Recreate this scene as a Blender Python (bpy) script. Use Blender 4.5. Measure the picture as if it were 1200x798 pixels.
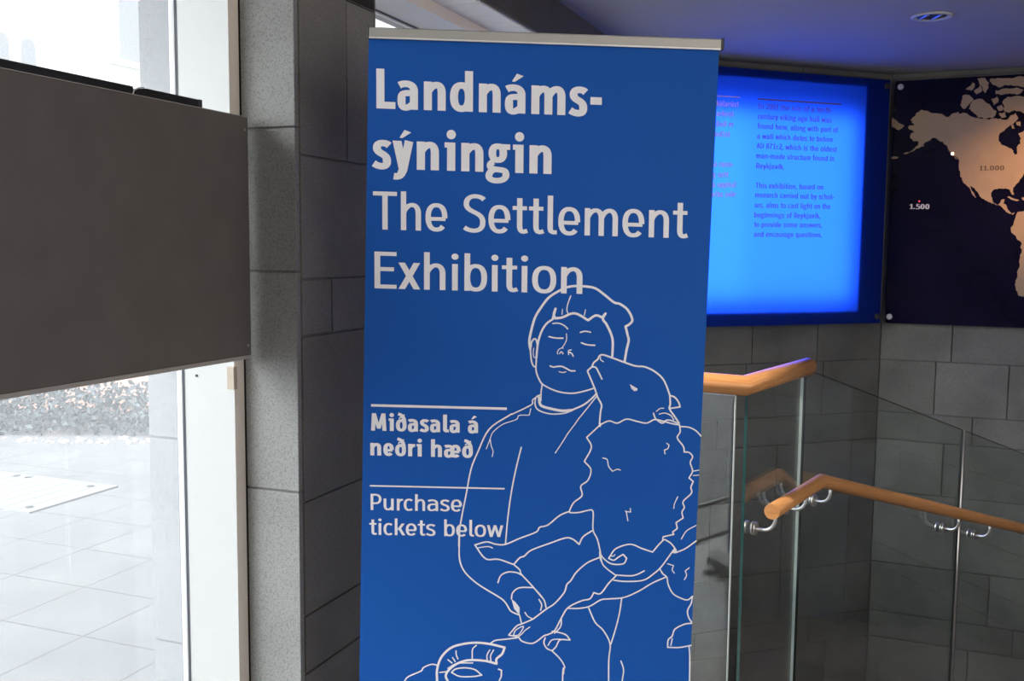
import bpy, bmesh, math, random
from mathutils import Vector, Matrix
from mathutils.geometry import tessellate_polygon

for _o in list(bpy.data.objects):
    bpy.data.objects.remove(_o)
SC = bpy.context.scene
COL = SC.collection
RND = random.Random(7)
V = Vector

# ------------------------------------------------------------------ camera
cam_data = bpy.data.cameras.new('camera')
cam_data.sensor_width = 36.0
cam_data.lens = 1167.0 / 1200.0 * 36.0
cam_data.clip_start = 0.05
cam_data.clip_end = 300
cam = bpy.data.objects.new('camera', cam_data)
COL.objects.link(cam)
PITCH, ROLL = math.radians(5.4), 0.0088
_u0 = V((0, math.sin(PITCH), math.cos(PITCH)))
_r0 = V((1, 0, 0))
_f = V((0, math.cos(PITCH), -math.sin(PITCH)))
_c = math.sqrt(1 - ROLL * ROLL)
_R = _r0 * _c + _u0 * ROLL
_U = _u0 * _c - _r0 * ROLL
cam.matrix_world = Matrix(((_R.x, _U.x, -_f.x, 0.0), (_R.y, _U.y, -_f.y, 0.0), (_R.z, _U.z, -_f.z, 1.5), (0, 0, 0, 1)))
SC.camera = cam

# ------------------------------------------------------------------ light
SC.view_settings.view_transform = 'Standard'
SC.view_settings.look = 'None'
SC.view_settings.gamma = 1.0
SC.view_settings.use_curve_mapping = False
SC.view_settings.exposure = 0.0
world = bpy.data.worlds.new('overcast_sky')
SC.world = world
world.use_nodes = True
_bg = world.node_tree.nodes['Background']
SKY_BASE, SKY_PEAK, SKY_POW = 2.3, 12.5, 3.0     # hazy sky, brightest towards a veiled sun behind the viewer on the left
_sun_dir = V((-1.022, -1.048, 0.95)).normalized()
_n, _l = world.node_tree.nodes, world.node_tree.links
_bg.inputs['Color'].default_value = (0.95, 0.975, 1.0, 1)
_tc = _n.new('ShaderNodeTexCoord')
_dp = _n.new('ShaderNodeVectorMath'); _dp.operation = 'DOT_PRODUCT'
_dp.inputs[1].default_value = _sun_dir
_mx = _n.new('ShaderNodeMath'); _mx.operation = 'MAXIMUM'; _mx.inputs[1].default_value = 0.0
_pw = _n.new('ShaderNodeMath'); _pw.operation = 'POWER'; _pw.inputs[1].default_value = SKY_POW
_ma = _n.new('ShaderNodeMath'); _ma.operation = 'MULTIPLY_ADD'; _ma.inputs[1].default_value = SKY_PEAK; _ma.inputs[2].default_value = SKY_BASE
_l.new(_tc.outputs['Generated'], _dp.inputs[0]); _l.new(_dp.outputs['Value'], _mx.inputs[0]); _l.new(_mx.outputs[0], _pw.inputs[0])
_l.new(_pw.outputs[0], _ma.inputs[0]); _l.new(_ma.outputs[0], _bg.inputs['Strength'])
SC.cycles.max_bounces = 10
SC.cycles.diffuse_bounces = 5
SC.cycles.transparent_max_bounces = 24
SC.cycles.sample_clamp_indirect = 6.0

def area_light(name, loc, aim, sx, sy, power, color, spread=180):
    l = bpy.data.lights.new(name, 'AREA')
    l.shape = 'RECTANGLE'
    l.size, l.size_y = sx, sy
    l.energy = power
    l.color = color
    l.spread = math.radians(spread)
    o = bpy.data.objects.new(name, l)
    o.location = loc
    o.rotation_euler = V(aim).to_track_quat('-Z', 'Y').to_euler()
    COL.objects.link(o)
    return o

# ------------------------------------------------------------------ frames of the place
KX, KY = -0.604, 2.80                 # room-side corner of the window pier
AD = V((0.930, -0.3668, 0)).normalized()   # into the room, square to the window wall
BD = V((-AD.y, AD.x, 0))              # along the window wall, away from the viewer
K0 = V((KX, KY, 0))
Q0 = V((2.509, 6.753, 0))             # corner of the two stone walls over the stair
LD = V((-0.938, -0.347, 0)).normalized()
RD = V((0.913, -0.407, 0)).normalized()
LN = V((0.347, -0.938, 0)).normalized()
RN = V((-0.407, -0.913, 0)).normalized()
P1 = V((0.7653, 3.2501, 0))           # corner of the guard
P2 = V((1.1106, 3.7610, 0))           # head of the stair
E1 = (P2 - P1).normalized()
E2 = V((E1.y, -E1.x, 0))
SD = V((0.748, 0.663, 0)).normalized()
SN = V((SD.y, -SD.x, 0))
GD = V((-0.832, 0.555, 0)).normalized()  # guard in front of the stair, towards the window
GN = V((-GD.y, GD.x, 0))
if GN.y > 0: GN = -GN
CEIL = 2.66
Z = V((0, 0, 1))

def W(a, b, z=0.0):
    return K0 + AD * a + BD * b + Z * z

# unseen fill lights added to brighten the room: behind the viewer, over the stair
area_light('lobby_fill', W(4.3, -2.6, 2.2), AD * -0.80 + BD * 0.58 + Z * -0.10, 3.4, 2.2, 112, (1.0, 0.93, 0.86))
area_light('stair_fill', W(4.3, 1.6, 2.60), V((0, 0, -1)) + BD * 0.35 - AD * 0.2, 1.6, 1.2, 30, (1.0, 0.92, 0.83))
# back-light of the blue information panel (sits in the light box behind it)
area_light('panel_backlight', Q0 + LD * 0.97 + LN * 0.012 + Z * 1.76, LN, 1.24, 1.18, 40, (1, 1, 1))
area_light('panel_backlight', Q0 + LD * 1.50 + LN * 0.014 + Z * 1.76, LN, 0.66, 1.18, 5, (1, 1, 1))
# spots added out of view to brighten the map and the guard
def spot_light(name, loc, target, power, color, size, blend):
    l = bpy.data.lights.new(name, 'SPOT')
    l.energy = power
    l.color = color
    l.spot_size = math.radians(size)
    l.spot_blend = blend
    l.shadow_soft_size = 0.03
    o = bpy.data.objects.new(name, l)
    o.location = loc
    o.rotation_euler = (V(target) - V(loc)).to_track_quat('-Z', 'Y').to_euler()
    COL.objects.link(o)
    return o
spot_light('map_fill_spot', Q0 + RD * 2.1 + RN * 1.5 + Z * 2.55, Q0 + RD * 0.95 + Z * 1.92, 270, (1.0, 0.56, 0.28), 33, 1.0)  # added lamp, gives the map its warm glow
spot_light('guard_fill_spot', V((-0.20, 2.74, 2.56)), P1 + GD * 0.05 + Z * 0.95, 260, (1.0, 0.90, 0.76), 50, 0.6)  # added lamp, stands in for strong window light on the rail

# ------------------------------------------------------------------ materials
MATS = {}
def new_mat(name):
    m = bpy.data.materials.new(name)
    m.use_nodes = True
    MATS[name] = m
    return m, m.node_tree.nodes, m.node_tree.links, m.node_tree.nodes['Principled BSDF']

def setp(b, **kw):
    names = dict(color='Base Color', rough='Roughness', metal='Metallic', spec='Specular IOR Level', coat='Coat Weight')
    for k, v in kw.items():
        s = b.inputs[names[k]]
        s.default_value = (*v, 1) if k == 'color' else v

def plain(name, color, rough=0.6, metal=0.0, spec=0.5, var=0.06, scale=30.0, bump=0.0):
    m, n, l, b = new_mat(name)
    setp(b, rough=rough, metal=metal, spec=spec)
    t = n.new('ShaderNodeTexCoord')
    no = n.new('ShaderNodeTexNoise'); no.inputs['Scale'].default_value = scale; no.inputs['Detail'].default_value = 4
    l.new(t.outputs['Object'], no.inputs['Vector'])
    r = n.new('ShaderNodeValToRGB')
    r.color_ramp.elements[0].position = 0.3; r.color_ramp.elements[1].position = 0.7
    r.color_ramp.elements[0].color = (*[c * (1 - var) for c in color], 1)
    r.color_ramp.elements[1].color = (*[min(1, c * (1 + var)) for c in color], 1)
    l.new(no.outputs['Fac'], r.inputs['Fac'])
    l.new(r.outputs['Color'], b.inputs['Base Color'])
    if bump:
        bp = n.new('ShaderNodeBump'); bp.inputs['Strength'].default_value = bump; bp.inputs['Distance'].default_value = 0.002
        l.new(no.outputs['Fac'], bp.inputs['Height']); l.new(bp.outputs['Normal'], b.inputs['Normal'])
    return m

def stone(name, c0, c1, speck, scale=140.0, rough=0.85):
    m, n, l, b = new_mat(name)
    setp(b, rough=rough, spec=0.25)
    t = n.new('ShaderNodeTexCoord')
    n1 = n.new('ShaderNodeTexNoise'); n1.inputs['Scale'].default_value = 3.5; n1.inputs['Detail'].default_value = 6
    n2 = n.new('ShaderNodeTexNoise'); n2.inputs['Scale'].default_value = scale; n2.inputs['Detail'].default_value = 3; n2.inputs['Roughness'].default_value = 0.7
    for q in (n1, n2): l.new(t.outputs['Object'], q.inputs['Vector'])
    r = n.new('ShaderNodeValToRGB')
    r.color_ramp.elements[0].position = 0.3; r.color_ramp.elements[1].position = 0.7
    r.color_ramp.elements[0].color = (*c0, 1); r.color_ramp.elements[1].color = (*c1, 1)
    l.new(n1.outputs['Fac'], r.inputs['Fac'])
    r2 = n.new('ShaderNodeValToRGB')
    r2.color_ramp.elements[0].position = 0.36; r2.color_ramp.elements[1].position = 0.52
    k = 1 - speck
    r2.color_ramp.elements[0].color = (k, k, k, 1); r2.color_ramp.elements[1].color = (1, 1, 1, 1)
    l.new(n2.outputs['Fac'], r2.inputs['Fac'])
    mx = n.new('ShaderNodeMix'); mx.data_type = 'RGBA'; mx.blend_type = 'MULTIPLY'; mx.inputs['Factor'].default_value = 1
    l.new(r.outputs['Color'], mx.inputs['A']); l.new(r2.outputs['Color'], mx.inputs['B'])
    at = n.new('ShaderNodeAttribute'); at.attribute_name = 'tone'
    mx2 = n.new('ShaderNodeMix'); mx2.data_type = 'RGBA'; mx2.blend_type = 'MULTIPLY'; mx2.inputs['Factor'].default_value = 1
    l.new(mx.outputs['Result'], mx2.inputs['A']); l.new(at.outputs['Color'], mx2.inputs['B'])
    l.new(mx2.outputs['Result'], b.inputs['Base Color'])
    bp = n.new('ShaderNodeBump'); bp.inputs['Strength'].default_value = 0.35; bp.inputs['Distance'].default_value = 0.002
    l.new(n2.outputs['Fac'], bp.inputs['Height']); l.new(bp.outputs['Normal'], b.inputs['Normal'])
    return m

def wood(name, c0, c1, rough=0.32):
    m, n, l, b = new_mat(name)
    setp(b, rough=rough, spec=0.35)
    t = n.new('ShaderNodeUVMap')
    mp = n.new('ShaderNodeMapping'); mp.inputs['Scale'].default_value = (3.0, 14.0, 1.0)
    l.new(t.outputs['UV'], mp.inputs['Vector'])
    no = n.new('ShaderNodeTexNoise'); no.inputs['Scale'].default_value = 3.0; no.inputs['Detail'].default_value = 7; no.inputs['Roughness'].default_value = 0.65
    l.new(mp.outputs['Vector'], no.inputs['Vector'])
    r = n.new('ShaderNodeValToRGB')
    r.color_ramp.elements[0].position = 0.32; r.color_ramp.elements[1].position = 0.62
    r.color_ramp.elements[0].color = (*c0, 1); r.color_ramp.elements[1].color = (*c1, 1)
    l.new(no.outputs['Fac'], r.inputs['Fac']); l.new(r.outputs['Color'], b.inputs['Base Color'])
    return m

def glass(name, tint, ior=1.5, film=0.0):
    m, n, l, b = new_mat(name)
    n.remove(b)
    out = [q for q in n if q.type == 'OUTPUT_MATERIAL'][0]
    tr = n.new('ShaderNodeBsdfTransparent'); tr.inputs['Color'].default_value = (*tint, 1)
    gl = n.new('ShaderNodeBsdfGlossy'); gl.inputs['Roughness'].default_value = 0.0
    fr = n.new('ShaderNodeFresnel')
    ge = n.new('ShaderNodeNewGeometry')      # same reflectance entering and leaving the thin sheet
    io = n.new('ShaderNodeMapRange'); io.inputs['To Min'].default_value = ior; io.inputs['To Max'].default_value = 1.0 / ior
    l.new(ge.outputs['Backfacing'], io.inputs['Value']); l.new(io.outputs['Result'], fr.inputs['IOR'])
    mx = n.new('ShaderNodeMixShader')
    l.new(fr.outputs['Fac'], mx.inputs['Fac'])
    base = tr
    if film:
        # fine perforated white sun film on the pane: rows of dots
        t = n.new('ShaderNodeTexCoord'); mp = n.new('ShaderNodeMapping'); mp.inputs['Scale'].default_value = (150, 150, 150)
        mp.inputs['Rotation'].default_value = (0.5, 0.6, 0.4)
        wv = n.new('ShaderNodeTexWave'); wv.inputs['Scale'].default_value = 0.6
        l.new(t.outputs['Object'], mp.inputs['Vector']); l.new(mp.outputs['Vector'], wv.inputs['Vector'])
        mr = n.new('ShaderNodeMapRange'); mr.inputs['To Min'].default_value = film * 0.35; mr.inputs['To Max'].default_value = film * 1.65
        l.new(wv.outputs['Fac'], mr.inputs['Value'])
        tl = n.new('ShaderNodeBsdfTranslucent'); tl.inputs['Color'].default_value = (0.86, 0.87, 0.9, 1)
        m2 = n.new('ShaderNodeMixShader'); l.new(mr.outputs['Result'], m2.inputs['Fac'])
        l.new(tr.outputs[0], m2.inputs[1]); l.new(tl.outputs[0], m2.inputs[2])
        base = m2
    l.new(base.outputs[0], mx.inputs[1]); l.new(gl.outputs[0], mx.inputs[2])
    l.new(mx.outputs[0], out.inputs['Surface'])
    return m

def lit_sheet(name, trans, gloss_rough=0.12):
    m, n, l, b = new_mat(name)
    n.remove(b)
    out = [q for q in n if q.type == 'OUTPUT_MATERIAL'][0]
    tl = n.new('ShaderNodeBsdfTranslucent'); tl.inputs['Color'].default_value = (*trans, 1)
    gl = n.new('ShaderNodeBsdfGlossy'); gl.inputs['Roughness'].default_value = gloss_rough
    fr = n.new('ShaderNodeFresnel'); fr.inputs['IOR'].default_value = 1.3
    mx = n.new('ShaderNodeMixShader')
    l.new(fr.outputs['Fac'], mx.inputs['Fac']); l.new(tl.outputs[0], mx.inputs[1]); l.new(gl.outputs[0], mx.inputs[2])
    l.new(mx.outputs[0], out.inputs['Surface'])
    return m

def ink_sheet(name, diff, trans, fac):
    m, n, l, b = new_mat(name)
    n.remove(b)
    out = [q for q in n if q.type == 'OUTPUT_MATERIAL'][0]
    tl = n.new('ShaderNodeBsdfTranslucent'); tl.inputs['Color'].default_value = (*trans, 1)
    df = n.new('ShaderNodeBsdfDiffuse'); df.inputs['Color'].default_value = (*diff, 1)
    mx = n.new('ShaderNodeMixShader'); mx.inputs['Fac'].default_value = fac
    l.new(df.outputs[0], mx.inputs[1]); l.new(tl.outputs[0], mx.inputs[2])
    l.new(mx.outputs[0], out.inputs['Surface'])
    return m

def glow(name, color, s):
    m, n, l, b = new_mat(name)
    setp(b, color=color)
    b.inputs['Emission Color'].default_value = (*color, 1)
    b.inputs['Emission Strength'].default_value = s
    return m

def paving(name):
    m, n, l, b = new_mat(name)
    setp(b, rough=0.9, spec=0.2)
    t = n.new('ShaderNodeTexCoord')
    sx = n.new('ShaderNodeSeparateXYZ'); l.new(t.outputs['Object'], sx.inputs[0])
    def line(sock, off, per):
        a = n.new('ShaderNodeMath'); a.operation = 'SUBTRACT'; l.new(sock, a.inputs[0]); a.inputs[1].default_value = off - 40 * per
        d = n.new('ShaderNodeMath'); d.operation = 'DIVIDE'; l.new(a.outputs[0], d.inputs[0]); d.inputs[1].default_value = per
        f = n.new('ShaderNodeMath'); f.operation = 'FRACT'; l.new(d.outputs[0], f.inputs[0])
        c = n.new('ShaderNodeMath'); c.operation = 'LESS_THAN'; l.new(f.outputs[0], c.inputs[0]); c.inputs[1].default_value = 0.022
        return c
    la = line(sx.outputs['X'], -1.323, 0.42); lb = line(sx.outputs['Y'], 0.481, 0.43)
    mxl = n.new('ShaderNodeMath'); mxl.operation = 'MAXIMUM'; l.new(la.outputs[0], mxl.inputs[0]); l.new(lb.outputs[0], mxl.inputs[1])
    no = n.new('ShaderNodeTexNoise'); no.inputs['Scale'].default_value = 2.2; no.inputs['Detail'].default_value = 8
    l.new(t.outputs['Object'], no.inputs['Vector'])
    r = n.new('ShaderNodeValToRGB')
    r.color_ramp.elements[0].position = 0.3; r.color_ramp.elements[1].position = 0.75
    r.color_ramp.elements[0].color = (0.135, 0.135, 0.139, 1); r.color_ramp.elements[1].color = (0.175, 0.175, 0.178, 1)
    l.new(no.outputs['Fac'], r.inputs['Fac'])
    mx = n.new('ShaderNodeMix'); mx.data_type = 'RGBA'
    l.new(mxl.outputs[0], mx.inputs['Factor']); l.new(r.outputs['Color'], mx.inputs['A']); mx.inputs['B'].default_value = (0.088, 0.088, 0.088, 1)
    l.new(mx.outputs['Result'], b.inputs['Base Color'])
    return m

M_STONE = stone('basalt_wall', (0.115, 0.112, 0.105), (0.17, 0.166, 0.156), 0.25)
M_PIER = stone('basalt_pier', (0.24, 0.238, 0.230), (0.305, 0.302, 0.292), 0.34, 190)
M_SIDE = stone('basalt_pier_side', (0.20, 0.19, 0.17), (0.265, 0.253, 0.228), 0.22, 160)
M_JOINT = plain('dark_joint', (0.02, 0.019, 0.018), 0.9)
M_SOFFIT = plain('pale_concrete', (0.85, 0.85, 0.84), 0.8, var=0.03, scale=20)
M_OUTSTONE = stone('outdoor_basalt', (0.17, 0.174, 0.18), (0.21, 0.214, 0.22), 0.2, 90)
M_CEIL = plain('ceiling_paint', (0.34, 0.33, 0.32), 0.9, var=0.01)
M_PLASTER = plain('plaster', (0.30, 0.29, 0.275), 0.9, var=0.03)
M_FLOOR = plain('polished_stone_floor', (0.30, 0.285, 0.265), 0.22, var=0.08, scale=6)
M_STEP = plain('brown_stone_steps', (0.17, 0.145, 0.12), 0.5, var=0.15, scale=6)
M_FRAME = plain('white_frame', (0.52, 0.52, 0.515), 0.45, var=0.01)
M_FRAMEIN = plain('beige_frame', (0.80, 0.72, 0.62), 0.5, var=0.02)
M_GASKET = plain('gasket', (0.08, 0.085, 0.11), 0.6)
M_BOARD = plain('board_grey', (0.115, 0.103, 0.094), 0.6, var=0.08, scale=9)
M_BOARDEDGE = plain('board_edge', (0.36, 0.34, 0.32), 0.4)
M_BLACK = plain('black_plastic', (0.012, 0.012, 0.014), 0.4)
M_ALU = plain('brushed_aluminium', (0.42, 0.40, 0.375), 0.45, 0.35, var=0.02)
M_ALUHI = plain('aluminium_highlight', (0.72, 0.71, 0.69), 0.4, 0.3)  # brighter copy of the aluminium, for painted highlights
M_BLUE = plain('banner_blue', (0.012, 0.082, 0.345), 0.55, var=0.02, scale=400, spec=0.06)
M_INK = plain('banner_white_ink', (0.74, 0.72, 0.74), 0.5, var=0.01)
M_WOOD = wood('oak_rail', (0.46, 0.198, 0.066), (0.62, 0.30, 0.118))
M_STEEL = plain('satin_steel', (0.74, 0.73, 0.73), 0.30, 0.9, var=0.03)
M_STEELDK = plain('dark_rubber_gap', (0.03, 0.03, 0.03), 0.5)
M_DARKBOLT = plain('chrome_dark_reflection', (0.16, 0.16, 0.18), 0.3, 1.0)  # bolt chrome with its dark reflection put into the colour
M_GLASS = glass('guard_glass', (0.93, 0.955, 0.95), 1.72)
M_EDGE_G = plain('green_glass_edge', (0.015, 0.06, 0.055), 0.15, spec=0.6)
M_EDGE_W = plain('lit_glass_edge', (0.62, 0.70, 0.70), 0.3)  # same glass edge as the green one, caught light painted in
M_EDGE_M = plain('half_lit_glass_edge', (0.40, 0.47, 0.46), 0.25)  # same glass edge again, with less light in its colour
M_PLATE = plain('tan_plate', (0.42, 0.35, 0.28), 0.6)
M_EDGE_D = plain('unlit_glass_edge', (0.02, 0.024, 0.024), 0.2)  # same glass edge, coloured as where it catches no light
M_WINGLASS = glass('window_glass', (0.95, 0.97, 0.97), 1.45, film=0.095)
M_PANEL = lit_sheet('backlit_blue_sheet', (0.095, 0.265, 0.90))
M_PANELRIM = plain('navy_edge', (0.006, 0.006, 0.035), 0.25)
M_LBOX = plain('light_box_white', (0.6, 0.6, 0.6), 0.7)
M_TXTDARK = ink_sheet('panel_dark_ink', (0.26, 0.14, 0.21), (0.02, 0.03, 0.14), 0.25)
M_TXTPINK = ink_sheet('panel_pink_ink', (0.95, 0.58, 0.74), (0.6, 0.33, 0.5), 0.2)
M_NAVY = plain('map_sea', (0.004, 0.003, 0.016), 0.12, spec=0.25, var=0.2, scale=3)
M_LAND = plain('map_land', (0.34, 0.225, 0.135), 0.6, var=0.06, scale=12)
M_MAPTXT = plain('map_light_ink', (0.75, 0.70, 0.68), 0.6)
M_MAPTXTD = plain('map_dark_ink', (0.10, 0.06, 0.035), 0.6)
M_LED = glow('led_warm', (1.0, 0.72, 0.45), 6.0)
M_LEDRED = glow('led_red', (1.0, 0.05, 0.08), 1.2)
M_PAVE = paving('paving')
M_FACADE = plain('white_render', (0.80, 0.80, 0.79), 0.9, var=0.01)
M_FACWIN = plain('facade_window', (0.36, 0.37, 0.39), 0.5)
M_LEAF = plain('leaves', (0.06, 0.075, 0.08), 0.7, var=0.4, scale=8)
M_PETAL = plain('petals', (0.7, 0.7, 0.68), 0.8)
M_BRICK = plain('pink_brick', (0.48, 0.30, 0.24), 0.9)
M_COVER = plain('pale_cover', (0.185, 0.185, 0.19), 0.8, var=0.04, scale=4)

# ------------------------------------------------------------------ mesh helpers
def finish(name, bm, mat, parent=None, smooth=False, recenter=True, keep_origin=None):
    bmesh.ops.remove_doubles(bm, verts=bm.verts, dist=1e-6)
    me = bpy.data.meshes.new(name)
    o = bpy.data.objects.new(name, me)
    COL.objects.link(o)
    org = V((0, 0, 0))
    if parent is not None:
        p = parent
        while p is not None:
            org += p.location
            p = p.parent
    elif recenter:
        xs = [v.co for v in bm.verts]
        org = V(((min(c.x for c in xs) + max(c.x for c in xs)) / 2, (min(c.y for c in xs) + max(c.y for c in xs)) / 2, min(c.z for c in xs)))
        o.location = org
    for v in bm.verts:
        v.co -= org
    bm.normal_update()
    bm.to_mesh(me)
    bm.free()
    for m in (mat if isinstance(mat, (list, tuple)) else [mat]):
        me.materials.append(m)
    if smooth:
        for p_ in me.polygons: p_.use_smooth = True
    if parent is not None:
        o.parent = parent
    return o

def tag(o, label, cat, group=None, kind=None):
    o['label'] = label
    o['category'] = cat
    if group: o['group'] = group
    if kind: o['kind'] = kind
    return o

def thing(name, label, cat, loc, group=None, kind=None):
    o = bpy.data.objects.new(name, None)
    o.empty_display_size = 0.1
    o.location = loc
    COL.objects.link(o)
    return tag(o, label, cat, group, kind)

def part(name, bm, mat, root, label=None, smooth=False):
    o = finish(name, bm, mat, root, smooth)
    if label: o['label'] = label
    return o

def obox(bm, O, ux, uy, uz, lo, hi, bevel=0.0, tone=None, mat=0):
    vs = []
    for k in range(8):
        x = hi[0] if k & 1 else lo[0]; y = hi[1] if k & 2 else lo[1]; z = hi[2] if k & 4 else lo[2]
        vs.append(bm.verts.new(O + ux * x + uy * y + uz * z))
    fs = [bm.faces.new([vs[i] for i in q]) for q in ((0, 2, 3, 1), (4, 5, 7, 6), (0, 1, 5, 4), (2, 6, 7, 3), (0, 4, 6, 2), (1, 3, 7, 5))]
    if ux.cross(uy).dot(uz) < 0:
        for f in fs: f.normal_flip()
    if bevel:
        es = list({e for f in fs for e in f.edges})
        r = bmesh.ops.bevel(bm, geom=es, offset=bevel, segments=1, affect='EDGES')
        fs = [f for f in set(r['faces']) | set(q for q in fs if q.is_valid)]
        allf = set()
        for f in fs:
            for v in f.verts:
                for g in v.link_faces: allf.add(g)
        fs = list(allf)
    for f in fs: f.material_index = mat
    if tone is not None:
        lay = bm.loops.layers.float_color.get('tone') or bm.loops.layers.float_color.new('tone')
        for f in fs:
            for lp in f.loops: lp[lay] = (tone, tone, tone, 1)
    return fs

def wbox(bm, a, b, z, **kw):           # box in the window-wall frame
    return obox(bm, K0, AD, BD, Z, (a[0], b[0], z[0]), (a[1], b[1], z[1]), **kw)

def tube(bm, path, r, seg=14, caps=True, ry=None):
    uvl = bm.loops.layers.uv.get('UVMap') or bm.loops.layers.uv.new('UVMap')
    rings = []; dist = 0; ds = []
    for i, p in enumerate(path):
        if i: dist += (p - path[i - 1]).length
        ds.append(dist)
        d0 = (p - path[i - 1]).normalized() if i else (path[1] - p).normalized()
        d1 = (path[i + 1] - p).normalized() if i < len(path) - 1 else d0
        t = (d0 + d1).normalized()
        ref = Z if abs(d0.z) < 0.95 else V((0, 1, 0)) if i == 0 else None
        if i == 0:
            side = d0.cross(ref).normalized(); up = side.cross(d0).normalized()
        else:
            q = dprev.rotation_difference(d0); side = q @ side; up = q @ up
        ring = []
        for k in range(seg):
            an = 2 * math.pi * k / seg
            off = side * (math.cos(an) * r) + up * (math.sin(an) * (ry or r))
            off = off - d0 * (off.dot(t) / max(0.2, d0.dot(t)))   # onto the mitre plane
            ring.append(bm.verts.new(p + off))
        rings.append(ring)
        dprev = d0
    for i in range(len(rings) - 1):
        for k in range(seg):
            f = bm.faces.new((rings[i][k], rings[i][(k + 1) % seg], rings[i + 1][(k + 1) % seg], rings[i + 1][k]))
            f.smooth = True
            us = (ds[i], ds[i], ds[i + 1], ds[i + 1]); vs_ = (k, k + 1, k + 1, k)
            for lp, u, v in zip(f.loops, us, vs_): lp[uvl].uv = (u, v / seg)
    if caps:
        for ring, fl in ((rings[0], True), (rings[-1], False)):
            f = bm.faces.new(ring[::-1] if fl else ring)
            for lp in f.loops: lp[uvl].uv = (lp.vert.co.x * 2, lp.vert.co.z * 2)

def disc(bm, c, axis, r, h, seg=24, bevel=0.0):
    axis = axis.normalized()
    s = axis.cross(Z if abs(axis.z) < 0.9 else V((1, 0, 0))).normalized(); t = axis.cross(s)
    prof = [(r - bevel, 0), (r, bevel), (r, h - bevel), (r - bevel, h)] if bevel else [(r, 0), (r, h)]
    rings = []
    for rr, hh in prof:
        rings.append([bm.verts.new(c + axis * hh + (s * math.cos(6.28318530718 * k / seg) + t * math.sin(6.28318530718 * k / seg)) * rr) for k in range(seg)])
    for i in range(len(rings) - 1):
        for k in range(seg):
            bm.faces.new((rings[i][k], rings[i][(k + 1) % seg], rings[i + 1][(k + 1) % seg], rings[i + 1][k]))
    bm.faces.new(rings[0][::-1]); bm.faces.new(rings[-1])

def slabs(bm, O, d, n, rows, thick=0.02, gap=0.006, bevel=0.0015, spread=0.10, base=1.0):
    """stone cladding: rows = [(z0, z1, [joint positions incl. both ends])], face towards n"""
    for z0, z1, js in rows:
        for j0, j1 in zip(js[:-1], js[1:]):
            obox(bm, O, d, n, Z, (j0 + gap / 2, -thick, z0 + gap / 2), (j1 - gap / 2, 0, z1 - gap / 2), bevel=bevel, tone=base * (1 + RND.uniform(-spread, spread)))

def prism(bm, pts, z0, z1):
    n = len(pts)
    lo = [bm.verts.new((p.x, p.y, z0)) for p in pts]; hi = [bm.verts.new((p.x, p.y, z1)) for p in pts]
    area = sum(pts[i].x * pts[(i + 1) % n].y - pts[(i + 1) % n].x * pts[i].y for i in range(n))
    if area < 0: lo.reverse(); hi.reverse()
    bm.faces.new(hi); bm.faces.new(lo[::-1])
    for i in range(n): bm.faces.new((lo[i], lo[(i + 1) % n], hi[(i + 1) % n], hi[i]))

# ------------------------------------------------------------------ stroke lettering (a humanist sans drawn with a broad pen)
XH, AS, DE = 0.72, 1.02, -0.23
def bz(p0, p1, p2, p3, n=10):
    r = []
    for i in range(n + 1):
        t = i / n; u = 1 - t
        r.append((u**3 * p0[0] + 3 * u * u * t * p1[0] + 3 * u * t * t * p2[0] + t**3 * p3[0], u**3 * p0[1] + 3 * u * u * t * p1[1] + 3 * u * t * t * p2[1] + t**3 * p3[1]))
    return r
def el(cx, cy, rx, ry, a0, a1, n=20, e=2.35):
    r = []
    for i in range(n + 1):
        t = math.radians(a0 + (a1 - a0) * i / n); c, s = math.cos(t), math.sin(t)
        r.append((cx + math.copysign(abs(c) ** (2 / e), c) * rx, cy + math.copysign(abs(s) ** (2 / e), s) * ry))
    return r
def ribbon(pts, wv, wh, closed=False):
    """quads along a centre line; thickness wv across vertical strokes, wh across horizontal ones"""
    n = len(pts); out = []; L = []; R_ = []
    for i in range(n):
        if closed:
            a, b = pts[i - 1], pts[(i + 1) % n]
        else:
            a, b = pts[max(0, i - 1)], pts[min(n - 1, i + 1)]
        dx, dy = b[0] - a[0], b[1] - a[1]; m = math.hypot(dx, dy) or 1
        nx, ny = -dy / m, dx / m
        t = math.hypot(wv * nx, wh * ny) / 2
        L.append((pts[i][0] + nx * t, pts[i][1] + ny * t)); R_.append((pts[i][0] - nx * t, pts[i][1] - ny * t))
    for i in range(n if closed else n - 1):
        j = (i + 1) % n
        out.append([R_[i], R_[j], L[j], L[i]])
    return out
def rect(x0, y0, x1, y1): return [[(x0, y0), (x1, y0), (x1, y1), (x0, y1)]]
def diag(x0, y0, x1, y1, w): return [[(x0 - w / 2, y0), (x0 + w / 2, y0), (x1 + w / 2, y1), (x1 - w / 2, y1)]]
def dot(cx, cy, r): return [[(cx + r * math.cos(k * 0.3927), cy + r * math.sin(k * 0.3927)) for k in range(16)]]
def ring(x0, x1, y0, y1, v, h):
    return ribbon(el((x0 + x1) / 2, (y0 + y1) / 2, (x1 - x0 - v) / 2, (y1 - y0 - h) / 2, 0, 360, 32)[:-1], v, h, True)
def arch(x0, x1, v, h, top=XH):
    s = (x0 + v * 0.5, top - 0.26); e = (x1 - v / 2, top - 0.27); k = s[1] + (0.26 - h / 2) / 0.75
    return ribbon(bz(s, (x0 + v + 0.02, k), (e[0], k + 0.01), e, 14) + [(e[0], 0)], v, h)
def tilt(cx, cy, v, h): return [[(cx - 0.10 - h * .2, cy), (cx + 0.02, cy - 0.07), (cx + 0.17, cy + 0.10), (cx + 0.12 - v * .3, cy + 0.18)]]
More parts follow.
